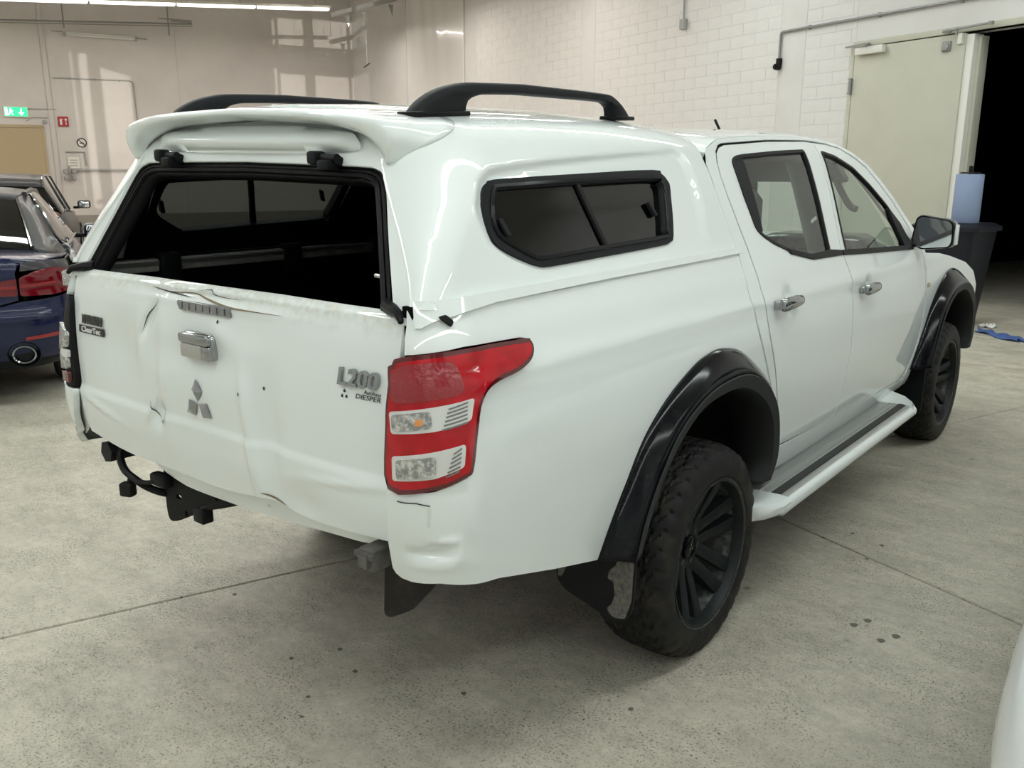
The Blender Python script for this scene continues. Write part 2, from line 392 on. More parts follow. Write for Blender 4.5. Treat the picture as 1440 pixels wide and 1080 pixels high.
M['wall'] = PR('white_wall_paint', (.75, .74, .73), .55, var=(1.3, (.70, .685, .665), .4, .7), bump=(35., .15, .002))
M['wallgloss'] = PR('glossy_grey_white_wall', (.66, .63, .605), .35, var=(.8, (.60, .565, .54), .4, .7), bump=(3., .08, .01))
M['mortar'] = PR('painted_mortar', (.70, .69, .68), .7)
M['blockm'] = PR('painted_block', (.76, .75, .74), .5, var=(5., (.715, .70, .685), .4, .7), bump=(60., .3, .002))
M['plinth'] = PR('grey_plinth_paint', (.30, .28, .25), .6)
M['ceil'] = PR('ceiling_panels', (.62, .62, .60), .7)
M['beige'] = PR('beige_steel_door', (.56, .56, .47), .5, var=(2., (.52, .515, .43), .35, .7))
M['khaki'] = PR('khaki_steel_door', (.45, .36, .22), .5)
M['dark'] = PR('unlit_room', (.006, .006, .0065), .95, spec=.1)  # near-black base colour stands in for the room's lack of light
M['galv'] = PR('galvanised_steel', (.30, .30, .30), .45, metal=.5)
M['greypaint'] = PR('grey_paint', (.36, .36, .35), .5)
M['tubelight'] = PR('lit_tube_cover', (.9, .9, .88), .4, emit=((1., .97, .88), 2.2))
M['offwhite'] = PR('off_white_plastic', (.78, .77, .72), .4)
M['exitgreen'] = PR('lit_exit_green', (.02, .5, .2), .4, emit=((.03, .62, .26), 1.4))
M['exitwhite'] = PR('lit_exit_white', (.8, .95, .85), .4, emit=((.75, 1., .85), 1.6))
M['signred'] = PR('sign_red', (.42, .02, .03), .5)
M['navy'] = PR('navy_plastic_bin', (.008, .009, .016), .5, spec=.3)
M['paper'] = PR('blue_white_paper', (.26, .33, .50), .7)
M['bluecloth'] = PR('blue_cloth', (.05, .10, .28), .8)

A0, A1, B1, HZ = -21., 10., 18., 6.9
# floor: slabs with recessed joints (hall-aligned), 5.4 m grid through the two joints in view
fl = empty('floor', kind='structure', label='worn grey-beige concrete floor with cut joints')
MB().box((0, 0, 0), (A1-A0+2, B1+8, .10)).build('floor_base', M['joint'], fl).matrix_world = HM @ Matrix.Translation(((A0+A1)/2, -(B1-7)/2, -.058))
JA, JB, SZ, GAP = 2.38, 6.88, 5.4, .009
slab = None
def slab_mesh():
    bm = bmesh.new(); bmesh.ops.create_cube(bm, size=1.); bmesh.ops.scale(bm, vec=(SZ-GAP, SZ-GAP, .03), verts=bm.verts)
    bmesh.ops.bevel(bm, geom=[e for e in bm.edges if all(v.co.z > 0 for v in e.verts)], offset=.004, segments=1, affect='EDGES')
    me = bpy.data.meshes.new('slab'); bm.to_mesh(me); bm.free(); me.materials.append(M['concrete']); return me
sme = slab_mesh()
for i in range(-5, 3):
    for j in range(-3, 4):
        a = JA+(i+.5)*SZ; b = JB+(j+.5)*SZ
        if a-SZ/2 > A1 or a+SZ/2 < A0 or b-SZ/2 > B1+2: continue
        o = bpy.data.objects.new('slab', sme); COL.objects.link(o); o.parent = fl; o.matrix_world = HM @ Matrix.Translation((a, -b, -.015))

M['hole'] = PR('filled_anchor_hole', (.13, .12, .10), .8)
SPOTS = [((1.242, .463), .013), ((1.27, .523), .013), ((1.347, .414), .013), ((1.378, .474), .014), ((1.115, 1.213), .010), ((.977, 1.265), .008), ((1.108, 1.038), .008), ((.892, 1.138), .008), ((.893, -.443), .008), ((-.105, -.896), .009), ((-.026, -.761), .009), ((.112, -.817), .009), ((.107, -.997), .007), ((.172, -1.071), .006), ((.459, -.691), .009), ((-.63, -.755), .009)]
for (x, y), r in SPOTS:
    q = MB(); q.prism([(r*(1+.18*math.sin(3*t+x*9))*math.cos(t), r*(1+.18*math.cos(2*t+y*7))*math.sin(t)) for t in np.linspace(0, 2*pi, 14, endpoint=False)], Matrix.Translation((x, y, -.001)), .0016); q.build('anchor_hole' if r > .011 else 'tar_spot', M['hole'], fl, smooth=False)
def hbox(name, a0, a1, b0, b1, z0, z1, mat, parent=None, bev=0., **kw):
    o = MB().box(((a0+a1)/2, -(b0+b1)/2, (z0+z1)/2), (abs(a1-a0), abs(b1-b0), abs(z1-z0)), bev=bev).build(name, mat, parent, smooth=bev > 0, **kw)
    o.matrix_world = HM @ Matrix(); return o
# block wall with the doorway
DO0, DO1, DH = -2.53, .78, 3.09
wr = empty('wall_right', kind='structure', label='white painted block wall with concrete columns')
hbox('wall_body', A0, DO0, -.25, 0, 0, HZ, M['mortar'], wr)
hbox('wall_header', DO0, DO1, -.25, 0, DH, HZ, M['wall'], wr)
hbox('wall_body', DO1, A1, -.25, 0, 0, HZ, M['wall'], wr)
COLS = [(-8.76, -8.33), (-3.825, -3.37)]
for c0, c1 in COLS: hbox('column', c0+.006, c1-.006, -.01, .005, 0, HZ, M['wall'], wr, bev=.003)
hbox('plain_wall', A0, -13.0, -.01, .004, 0, HZ, M['wall'], wr)
# painted blocks, one by one where they can be told apart
BL, BH, G = .50, .1665, .0045
block_cache = {}
def block(a0, a1, z0, z1, n):
    w, h = round(a1-a0-G, 3), round(z1-z0-G, 3)
    key = (w, h)
    if key not in block_cache:
        bm = bmesh.new(); bmesh.ops.create_cube(bm, size=1.); bmesh.ops.scale(bm, vec=(w, .016, h), verts=bm.verts)
        bmesh.ops.bevel(bm, geom=[e for e in bm.edges if all(v.co.y < 0 for v in e.verts)], offset=.0022, segments=1, affect='EDGES')
        me = bpy.data.meshes.new('block'); bm.to_mesh(me); bm.free(); me.materials.append(M['blockm']); block_cache[key] = me
    o = bpy.data.objects.new('block', block_cache[key]); COL.objects.link(o); o.parent = wr
    o.matrix_world = HM @ Matrix.Translation(((a0+a1)/2, .0045+random.uniform(-.0007, .0007), (z0+z1)/2)); return o
nb = 0; rest = MB()
for (s0, s1) in [(-3.364, DO0-.01), (-8.324, -3.831), (-13.0, -8.766)]:
    for r in range(0, int(HZ/BH)):
        z0 = r*BH; z1 = z0+BH; off = (r % 2)*BL*.5
        a = s0-off
        while a < s1-.02:
            p0, p1 = max(a, s0), min(a+BL, s1); a += BL
            if p1-p0 < .04: continue
            dist = 9.8*1.25+abs(p0)*.0
            vis = (z0 > 1.70 and z1 < 3.95+.085*max(0, -p0-3.4)) and p0 > -10.2
            if vis and nb < 300: block(p0, p1, z0, z1, nb); nb += 1
            else:
                rest.box(((p0+p1)/2, .0045, (z0+z1)/2), (p1-p0-G, .016, z1-z0-G))
o = rest.build('blockwork', M['blockm'], wr, smooth=False, fix=False, kind='stuff'); o.matrix_world = HM.copy()
# loose film hanging on the far part of the block wall: a shallow rippled white sheet
v, f = [], []
nx, nz = 60, 30
for j in range(nz+1):
    for i in range(nx+1):
        t = i/nx; s = j/nz; a = -16.75+3.2*t; z = 2.2+4.6*s
        y = -(.02+.045*math.exp(-t*9)+.02*math.sin(t*13+s*2.2)*(1-t)*.6+.012*math.sin(t*31+s*5)*(1-t)+.02*math.exp(-((t-.28+.25*s)/.1)**2))
        v.append((a, y, z))
for j in range(nz):
    for i in range(nx): f.append((j*(nx+1)+i, j*(nx+1)+i+1, (j+1)*(nx+1)+i+1, (j+1)*(nx+1)+i))
sheet = mk('plastic_sheet', v, f, PR('white_plastic_film', (.78, .765, .745), .22, coat=.4), mw=HM.copy(), label='glossy white plastic sheet hung flat on the block wall', cat='sheet')
sm_ = sheet.modifiers.new('t', 'SOLIDIFY'); sm_.thickness = .003; sm_.offset = 0

# far wall on the left
wl = empty('wall_left', kind='structure', label='far smooth white wall with grey plinth')
hbox('wall_body', A0-.3, A0, -.3, B1, 0, HZ, M['wallgloss'], wl)
hbox('plinth', A0, A0+.03, 0, 8.55, 0, .42, M['plinth'], wl)
hbox('plinth', A0, A0+.03, 9.95, B1, 0, .42, M['plinth'], wl)
for b0, b1 in [(-.0, 5.09), (5.10, 8.26), (8.40, 12.2), (12.21, B1)]:
    hbox('wall_panel', A0+.002, A0+.012, b0+.004, b1-.004, .42 if b0 > 20 else .42, HZ, M['wallgloss'], wl)
hbox('pilaster', A0+.002, A0+.03, 8.27, 8.39, .42, HZ, M['wallgloss'], wl, bev=.004)
hbox('wall_back', A0-.3, A1+.3, B1, B1+.3, 0, HZ, M['wall'], kind='structure', label='plain white wall behind the viewer')
# end wall with window openings for the low daylight
WE = empty('wall_end', kind='structure', label='white end wall with high windows')
ce = hbox('ceiling', A0-.3, A1+.3, -6.3, B1+.3, HZ, HZ+.2, M['ceil'], kind='structure', label='pale ceiling panels')
def EW(b, z):
    b = np.asarray(b, float); z = np.asarray(z, float); return np.stack([A1+0*b, -b, z], -1)
def opening(b0, b1, z0, z1, z1b=None):
    """hole in the end wall whose light lands on b0..b1, z0..z1 of the far wall"""
    k = (A1-A0); s_, t_ = k*SUN_TB, k*SUN_TZ
    return [(b0+s_, z0+t_), (b1+s_, z0+t_), (b1+s_, z1+t_), (b0+s_, (z1b or z1)+t_)]
OPENINGS = [opening(1.50, 2.25, 4.52, 5.86), opening(.16, 1.21, 4.52, 5.90), opening(-.42, .07, 4.52, 5.90), opening(1.50, 2.25, 2.4, 4.34), opening(.16, 1.21, 2.4, 4.34), opening(-.42, .07, 2.4, 4.34), opening(2.33, 2.42, 2.4, 5.8),
            opening(7.34, 7.55, .6, 4.62), opening(7.70, 7.75, .9, 4.70), opening(6.33, 7.05, .6, 4.25, 4.05)]
o = panel('wall_body', [(-.3, 0), (B1, 0), (B1, HZ), (-.3, HZ)], EW, M['wall'], WE, res=.9, holes=OPENINGS, depth=.06, out=(-1, 0, 0)); o.matrix_world = HM.copy()

# unlit room behind the doorway, its darkness put into the wall colour
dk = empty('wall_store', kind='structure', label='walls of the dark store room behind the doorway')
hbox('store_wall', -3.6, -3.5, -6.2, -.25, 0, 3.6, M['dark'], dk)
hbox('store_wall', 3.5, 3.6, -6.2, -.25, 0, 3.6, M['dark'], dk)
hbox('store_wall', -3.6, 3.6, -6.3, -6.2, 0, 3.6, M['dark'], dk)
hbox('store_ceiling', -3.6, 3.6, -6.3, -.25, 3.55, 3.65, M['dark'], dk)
# steel door frame, leaf and its hardware
fr = empty('trim_1', kind='structure', label='pale steel frame of the wide fire door')
hbox('head', DO0-.03, DO1+.05, -.12, .03, DH, DH+.07, M['beige'], fr, bev=.005)
hbox('jamb', DO0-.06, DO0, -.12, .022, 0, DH+.03, M['beige'], fr, bev=.005)
hbox('jamb', DO1, DO1+.06, -.12, .022, 0, DH+.03, M['beige'], fr, bev=.005)
dl = empty('door_1', kind='structure', label='closed pale beige steel fire door leaf beside the dark doorway')
hbox('leaf', DO0+.012, -1.0, -.055, .03, .012, DH-.012, M['beige'], dl, bev=.006)
hbox('edge_strip', -1.0, -.905, -.16, .012, .012, DH-.03, M['offwhite'], dl, bev=.004)
hbox('rebate', -.905, -.86, -.2, -.06, .012, DH-.05, M['beige'], dl, bev=.004)
hbox('closer_body', -2.46, -2.05, .03, .11, 2.985, 3.075, M['offwhite'], dl, bev=.008)
q = MB(); q.box((-2.42, -.12, 3.10), (.42, .03, .02), rz=-.2); q.box((-2.3, -.07, 3.09), (.05, .05, .05))
q.build('closer_arm', M['galv'], dl, mw=HM.copy())
for z in (2.62, 1.55, .45):
    q = MB(); q.cyl((DO0-.005, -.05, z-.09), (DO0-.005, -.05, z+.09), .02, n=12); q.box((DO0-.005, -.048, z+.09), (.045, .045, .012)); q.box((DO0-.005, -.048, z-.09), (.045, .045, .012))
    q.build('hinge', M['galv'], dl, mw=HM.copy())
q = MB(); q.cyl((-1.22, -.03, 2.955), (-1.22, -.075, 2.955), .048, .044, n=20); q.box((-1.22, -.045, 2.955), (.11, .03, .11), bev=.01)
q.build('hold_open_plate', M['galv'], dl, mw=HM.copy())
hbox('lock_case', -1.075, -1.02, .03, .075, 2.96, 3.08, M['offwhite'], dl, bev=.006)
q = MB(); q.cyl((-1.25, -.10, 3.115), (-.66, -.10, 3.135), .013, n=10); q.box((-1.21, -.08, 3.115), (.08, .05, .035)); q.box((-.67, -.1, 3.135), (.04, .05, .035)); q.box((-1.08, -.09, 3.10), (.02, .02, .08))
q.build('closing_rod', M['galv'], dl, mw=HM.copy())

def hthing(q, name, mat, label=None, cat=None, parent=None, **kw):
    return q.build(name, mat, parent, mw=HM.copy(), label=label, cat=cat, **kw)
# conduit with gas-tap-like fitting on the block wall
cd = empty('wall_conduit', H(-3.8, .03, 3.0), label='grey steel conduit running along the block wall above the door', cat='pipe')
q = MB(); q.tube([(-3.80, -.035, 3.06), (-3.80, -.035, 3.40), (-3.79, -.035, 3.43), (-3.76, -.035, 3.44), (1.6, -.035, 3.44)], .017, 10)
o = q.build('conduit', M['galv']); o.matrix_world = HM.copy(); o.parent = cd; o.matrix_parent_inverse = Matrix.Translation(-H(-3.8, .03, 3.0))
for a in (-3.3, -2.2, -1.1, 0.):
    q = MB().box((a, -.022, 3.44), (.03, .03, .055)); o = q.build('clip', M['galv']); o.matrix_world = HM.copy(); o.parent = cd; o.matrix_parent_inverse = Matrix.Translation(-H(-3.8, .03, 3.0))
q = MB(); q.cyl((-3.80, -.03, 2.98), (-3.80, -.11, 2.98), .045, .04, n=14); q.box((-3.80, -.035, 3.05), (.07, .06, .09), bev=.01); q.cyl((-3.8, -.11, 2.98), (-3.8, -.13, 2.98), .02, n=10)
o = q.build('stop_valve', M['black']); o.matrix_world = HM.copy(); o.parent = cd; o.matrix_parent_inverse = Matrix.Translation(-H(-3.8, .03, 3.0))
sb = empty('socket_box', H(-5.86, .05, 3.82), HALL_ROT, label='small grey socket box on a short drop of conduit high on the block wall', cat='socket')
MB().box((0, 0, 0), (.12, .07, .15), bev=.01).build('box', M['greypaint'], sb)
MB().tube([(-.02, .02, .07), (-.02, .02, 2.2)], .014, 8).build('conduit', M['greypaint'], sb)
MB().tube([(-.05, 0, .05), (-.10, -.01, .10), (-.08, 0, .2)], .006, 6).build('cable', M['offwhite'], sb)

# things on the far wall
def onleft(name, b, z, label, cat, **kw):
    """an empty on the far wall: local x runs to the viewer's right along the wall, local y into the wall"""
    return empty(name, H(A0+.015, b, z), HALL_ROT+pi/2, label=label, cat=cat, **kw)
ex = onleft('exit_sign', 9.13, 3.05, 'lit green emergency exit sign above the beige door', 'sign')
MB().box((0, -.04, 0), (.56, .06, .26), bev=.01).build('housing', M['offwhite'], ex)
MB().box((0, -.073, 0), (.52, .008, .22)).build('green_face', M['exitgreen'], ex)
q = MB(); q.cyl((-.12, -.079, .065), (-.12, -.081, .065), .022, n=12); q.box((-.12, -.08, .01), (.05, .004, .08), m=Matrix.Rotation(.3, 4, 'Y')); q.box((-.15, -.08, -.05), (.022, .004, .09), m=Matrix.Rotation(.5, 4, 'Y')); q.box((-.09, -.08, -.045), (.022, .004, .09), m=Matrix.Rotation(-.6, 4, 'Y')); q.box((-.085, -.08, .02), (.07, .004, .018), m=Matrix.Rotation(.5, 4, 'Y'))
q.box((-.215, -.08, -.0), (.06, .004, .19)); q.build('running_figure', M['exitwhite'], ex, smooth=False)
q = MB(); q.box((.12, -.08, .03), (.03, .004, .10)); q.prism([(.05, 0), (.19, 0), (.12, -.085)], Matrix.Translation((0, -.078, -.01)) @ Matrix.Rotation(pi/2, 4, 'X'), .004); q.build('down_arrow', M['exitwhite'], ex, smooth=False)
d2 = empty('door_2', H(A0, 9.25, 0), HALL_ROT+pi/2, kind='structure', label='beige steel door in the far wall under the exit sign')
MB().box((0, -.03, 1.33), (1.30, .06, 2.66)).build('leaf', M['khaki'], d2, smooth=False)
for sx in (-1, 1): MB().box((sx*.68, -.03, 1.36), (.06, .09, 2.72)).build('jamb', M['khaki'], d2, smooth=False)
MB().box((0, -.03, 2.70), (1.42, .09, .07)).build('head', M['khaki'], d2, smooth=False)
fs = onleft('fire_sign', 8.07, 2.84, 'red fire extinguisher sign on the far wall pilaster', 'sign')
MB().box((0, -.03, 0), (.25, .012, .25)).build('plate', M['signred'], fs, smooth=False)
q = MB(); q.box((-.05, -.039, -.02), (.055, .006, .13)); q.box((-.05, -.039, .06), (.03, .006, .03)); q.box((-.015, -.039, .055), (.05, .006, .015)); q.box((.065, -.039, -.035), (.02, .006, .10)); q.box((.065, -.039, .05), (.05, .006, .05)); q.build('pictogram', M['whiteprint'], fs, smooth=False)
ns = onleft('no_smoking_sign', 7.68, 2.31, 'round no-smoking sign on the far wall', 'sign')
q = MB(); n_ = 28; pts = [(math.cos(2*pi*i/n_)*.11, -.012, math.sin(2*pi*i/n_)*.11) for i in range(n_+1)]; q.cyl((0, 0, 0), (0, -.008, 0), .125, n=28); q.build('disc', M['offwhite'], ns)
MB().tube(pts, .014, 6).build('ring', M['badgeblack'], ns)
MB().box((0, -.014, 0), (.2, .008, .022), m=Matrix.Rotation(pi/4, 4, 'Y')).build('bar', M['badgeblack'], ns, smooth=False)
q = MB(); q.box((0, -.011, -.01), (.11, .006, .02)); q.build('cigarette', M['badgeblack'], ns, smooth=False)
# conduit rail with hangers, dead tube lamp, pipework
cr = onleft('hanging_rail', 6.9, 5.30, 'long dark steel rail hung high across the far wall', 'rail')
q = MB(); q.tube([(-5.5, -.5, -.30), (2.2, -.5, .13)], .022, 8); q.build('rail', M['galv'], cr)
q = MB(); q.tube([(-5.5, -.5, -.36), (2.2, -.5, .07)], .012, 8); q.build('rail', M['galv'], cr)
for x in (-.93, 1.59): MB().tube([(x, -.5, 1.5), (x, -.5, -.2)], .018, 8).build('hanger', M['galv'], cr)
MB().box((1.93, -.5, .19), (.52, .06, .07)).build('junction', M['galv'], cr, smooth=False)
MB().box((1.6, -.5, .21), (.5, .03, .03)).build('bracket', M['galv'], cr, smooth=False)
tl = onleft('tube_lamp', 6.95, 5.02, 'unlit tube lamp mounted on the far wall below the rail', 'lamp')
MB().box((0, -.06, 0), (1.75, .10, .09), bev=.01).build('body', M['offwhite'], tl)
MB().tube([(-.8, -.13, -.03), (.8, -.13, -.03)], .026, 10).build('tube', M['whiteprint'], tl)
for x in (-.86, .86): MB().box((x, -.10, -.01), (.06, .10, .10)).build('socket', M['greypaint'], tl, smooth=False)
MB().tube([(-.9, -.03, .05), (-1.15, -.03, .05)], .012, 6).build('cable', M['greypaint'], tl)
MB().tube([(.86, -.03, .02), (1.15, -.03, .0)], .012, 6).build('cable', M['greypaint'], tl)
wp = onleft('wall_pipe', 7.2, 3.92, 'thin pipe looping along the far wall and down', 'pipe')
MB().tube([(-1.0, -.03, .0), (.84, -.03, .02), (.91, -.03, .0), (.94, -.03, -.06), (.97, -.03, -2.2)], .014, 8).build('pipe', M['greypaint'], wp)
for x in (-.6, 0, .6): MB().box((x, -.015, .01), (.03, .03, .05)).build('clip', M['galv'], wp, smooth=False)
vp = onleft('valve_station', 8.05, 1.62, 'grey pipe valves and notice board on the far wall', 'pipework')
q = MB(); q.tube([(.1, -.06, -.02), (1.5, -.06, -.02)], .03, 8); q.tube([(-.0, -.06, -.3), (0, -.06, .1)], .025, 8); q.build('pipe', M['greypaint'], vp)
for x, z in [(-.1, -.05), (.1, -.05), (-.1, -.22), (.1, -.22)]: MB().cyl((x, -.05, z), (x, -.13, z), .06, .05, n=12).build('valve', M['greypaint'], vp)
MB().box((.12, -.04, .17), (.28, .03, .30)).build('board', M['offwhite'], vp, smooth=False)
for z in (.24, .17, .10): MB().box((.12, -.058, z), (.18, .004, .02)).build('print', M['greypaint'], vp, smooth=False)
MB().tube([(-.05, -.03, .45), (.40, -.03, .45), (.42, -.03, .1)], .016, 6).build('bracket', M['greypaint'], vp)
ac = onleft('door_alarm', 8.62, 2.82, 'small grey alarm box above the beige door corner', 'alarm')
MB().box((.12, -.03, 0), (.10, .05, .09), bev=.008).build('box', M['greypaint'], ac)
MB().tube([(-.30, -.02, .01), (-.15, -.02, .10), (.2, -.02, .10)], .009, 6).build('cable', M['greypaint'], ac)
cw = onleft('wall_cable', 8.5, 3.14, 'straight cable duct running right from the exit sign', 'cable')
MB().box((-.05, -.02, 0), (.72, .02, .022)).build('duct', M['greypaint'], cw, smooth=False)

# rows of strip lights
first = None
def strip(a, b0, b1, z0, z1, label):
    """one strip-light unit from b0 to b1"""
    r = empty('strip_light', H(a, (b0+b1)/2, (z0+z1)/2), HALL_ROT+pi/2, label=label, cat='lamp', group='strip lights hung in rows below the roof')
    tilt = math.atan2(z0-z1, b1-b0); L_ = (b1-b0)-.02; mt = Matrix.Rotation(-tilt, 4, 'Y')
    MB().box((0, 0, .035), (L_, .16, .05), m=mt).build('housing', M['offwhite'], r, smooth=False)
    MB().box((0, 0, -.02), (L_-.03, .13, .055), bev=.02, m=mt).build('diffuser', M['tubelight'], r)
    MB().box((L_*.3, 0, .55), (.012, .012, 1.0)).build('hanger', M['galv'], r, smooth=False)
    return r
bs = [2.02, 3.86, 5.70, 7.54, 9.38, 11.22]
for k in range(len(bs)-1):
    zf = lambda b: 5.53-(b-2.0)*.057
    lab = ['strip light next to the steel bracket at the top of the far corner', 'second strip light from the far corner bracket', 'third strip light from the far corner bracket', 'strip light at the top left edge over the parked cars', 'strip light beyond the left edge of the view'][k]
    strip(-17., bs[k], bs[k+1], zf(bs[k]), zf(bs[k+1]), lab)
for a in LAMP_ROWS[1:]:
    for k in range(8):
        b0 = ROW_B0+k*1.95
        strip(a, b0, b0+1.93, LAMP_Z, LAMP_Z, 'strip light in the lit rows overhead, out of the picture')
bk = empty('steel_bracket', H(-17., 1.2, 5.6), HALL_ROT+pi/2, label='grey steel cantilever bracket at the end of the strip lights', cat='bracket')
q = MB(); q.box((.1, 0, .06), (1.75, .30, .10), m=Matrix.Rotation(-.29, 4, 'Y')); q.build('beam', M['greypaint'], bk, smooth=False)
for x, z in ((-.45, -.22), (.0, -.10), (.75, .15)):
    MB().prism([(0, 0), (.14, 0), (.11, -.26)], Matrix.Translation((x, .01, z+.02)) @ Matrix.Rotation(pi/2, 4, 'X'), .02).build('rib', M['greypaint'], bk, smooth=False)
cdp = empty('pull_cord', H(-17.5, .9, 4.6), HALL_ROT+pi/2, label='thin cord hanging below the steel bracket', cat='cord')
MB().tube([(0, 0, .9), (.01, 0, -.3)], .008, 6).build('cord', M['greypaint'], cdp)
MB().tube([(.08, 0, -.24), (-.09, 0, -.36)], .015, 6).build('toggle', M['black'], cdp)

# wheeled bin with a roll of paper, scraps on the floor
bn = empty('wheeled_bin', H(-.02, 1.30, 0), HALL_ROT+.15+pi/2, label='dark navy wheeled bin standing in front of the doorway', cat='bin')
def tub(w0, d0, w1, d1, z0, z1, r=.05):
    f_ = lambda w, d, z: [(*p, z) for p in fillet([(-w/2, -d/2), (w/2, -d/2), (w/2, d/2), (-w/2, d/2)], r, 5)]
    return f_(w0, d0, z0), f_(w1, d1, z1)
a_, b_ = tub(.44, .46, .56, .62, .06, .96); vv, ff = loft([a_, b_], True, True); mk('body', vv, ff, M['navy'], bn, sharp=40)
a_, b_ = tub(.60, .70, .60, .70, .955, 1.0, .06); c_ = tub(.5, .6, .5, .6, 1.0, 1.035, .08)[1]; vv, ff = loft([a_, b_, c_], True, True); mk('lid', vv, ff, M['navy'], bn, sharp=40)
MB().tube([(-.25, .40, .97), (.25, .40, .97)], .016, 8).build('handle', M['navy'], bn)
for x in (-.24, .24): MB().cyl((x-.025, .26, .10), (x+.025, .26, .10), .10, n=18).build('wheel', M['black'], bn)
MB().tube([(-.27, .26, .10), (.27, .26, .10)], .012, 8).build('axle', M['galv'], bn)
pr = empty('paper_roll', H(.06, 1.28, 1.035), label='tall blue-white paper roll standing on the bin lid', cat='paper roll')
vv, ff = loft([[(math.cos(2*pi*i/32)*r, math.sin(2*pi*i/32)*r, z) for i in range(32)] for r, z in ((.036, .02), (.036, 0), (.125, 0), (.13, .01), (.13, .47), (.125, .48), (.036, .48), (.036, .46))], True)
mk('roll', vv, ff, M['paper'], pr, sharp=40)
MB().cyl((0, 0, .485), (0, 0, .50), .10, .09, n=20).build('top_plate', M['black'], pr)
MB().cyl((0, 0, .0), (0, 0, .56), .02, n=10).build('spindle', M['black'], pr)
def scrap(name, c, w, d, rz, mat, label, cat, h=.02):
    bm = bmesh.new(); bmesh.ops.create_grid(bm, x_segments=14, y_segments=8, size=.5)
    rnd = random.Random(len(label))
    for p in bm.verts:
        x, y = p.co.x, p.co.y
        p.co = Vector((x*w*(1+.2*math.sin(y*7)), y*d*(1+.3*math.sin(x*9)), .004+h*abs(math.sin(x*11+y*5)*math.cos(y*9-x*3))))
    me = bpy.data.meshes.new(name); bm.to_mesh(me); bm.free(); me.materials.append(mat); me.polygons.foreach_set('use_smooth', [True]*len(me.polygons))
    o = bpy.data.objects.new(name, me); COL.objects.link(o); o.location = c; o.rotation_euler = (0, 0, rz)
    md = o.modifiers.new('t', 'SOLIDIFY'); md.thickness = .003
    return finish(o, None, label, cat)
scrap('blue_rag', H(.78, 1.62), .62, .16, HALL_ROT-.35, M['bluecloth'], 'crumpled blue rag lying on the floor at the doorway', 'rag', .03)
scrap('paper_scrap', H(.42, 1.24), .14, .09, .4, M['whiteprint'], 'small white paper scrap on the floor behind the blue rag', 'paper', .04)
# ================================================================== the pickup
truck = empty('pickup_truck', (0, 0, 0), label='white double cab pickup with canopy and dented tailgate', cat='pickup truck')
PZ = [.38, .42, .46, .52, .60, .70, .80, .90, 1.00, 1.06, 1.10, 1.135, 1.155, 1.18, 1.24, 1.27, 1.36, 1.46, 1.55, 1.64, 1.70, 1.74]
PW = [.770, .805, .832, .855, .869, .880, .887, .889, .886, .881, .8755, .8735, .868, .857, .836, .823, .788, .750, .712, .668, .620, .55]
prof = cubic(PZ, PW)
YR = cubic([.55, .70, .78, .86, .905, .93, 1.0, 1.2, 1.29, 1.4], [-1.12, -1.180, -1.197, -1.208, -1.209, -1.203, -1.203, -1.185, -1.165, -1.15])
RC = .13
def W(y, z):
    w = prof(z); g = np.clip((y-1.2)/1.6, 0, None); gh = np.clip((z-1.1)/.3, 0, 1)
    w = w-.03*g**2*(.35+.65*gh); b = np.clip((-.2-y)/1.0, 0, None)
    return w-.012*b**2
def S(u, z):
    """flank of the truck: u is the length coordinate, wrapping round the rear corner"""
    u = np.asarray(u, float); z = np.asarray(z, float)
    w = W(np.maximum(u, -1.05), z); yr = YR(z); u0 = yr+RC
    a = np.clip((u0-u)/RC, 0, pi/2); ex = np.clip((u0-u)-RC*pi/2, 0, None)
    x = np.where(u >= u0, w, w-RC+RC*np.cos(a)-ex); y = np.where(u >= u0, u, u0-RC*np.sin(a))
    return np.stack([x, y, z], -1)
def dent(du, dz, su, sz, d, rot=0.):
    c, s = math.cos(rot), math.sin(rot)
    def f(u, z):
        p = ((u-du)*c+(z-dz)*s)/su; q = (-(u-du)*s+(z-dz)*c)/sz
        return d*np.exp(-(p*p+q*q))
    return f
BED_DENTS = [dent(-1.20, .775, .050, .018, -.020, .12), dent(-1.185, .800, .055, .008, .007, .22), dent(-1.18, .748, .06, .014, .007), dent(-1.135, .775, .012, .022, .006)]
def SB(u, z):
    P = S(u, z); n = np.stack([np.ones_like(P[..., 0])*.75, -np.ones_like(P[..., 0])*.65, 0*P[..., 0]], -1)
    d = sum(f(np.asarray(u, float), np.asarray(z, float)) for f in BED_DENTS); return P+n*d[..., None]

ARCH = [(-.562, .572), (-.540, .62), (-.49, .74), (-.40, .85), (-.27, .93), (-.10, .98), (.08, .985), (.24, .945), (.37, .865), (.47, .755), (.53, .63), (.56, .50)]
ARCH_S = spline(ARCH, 4)
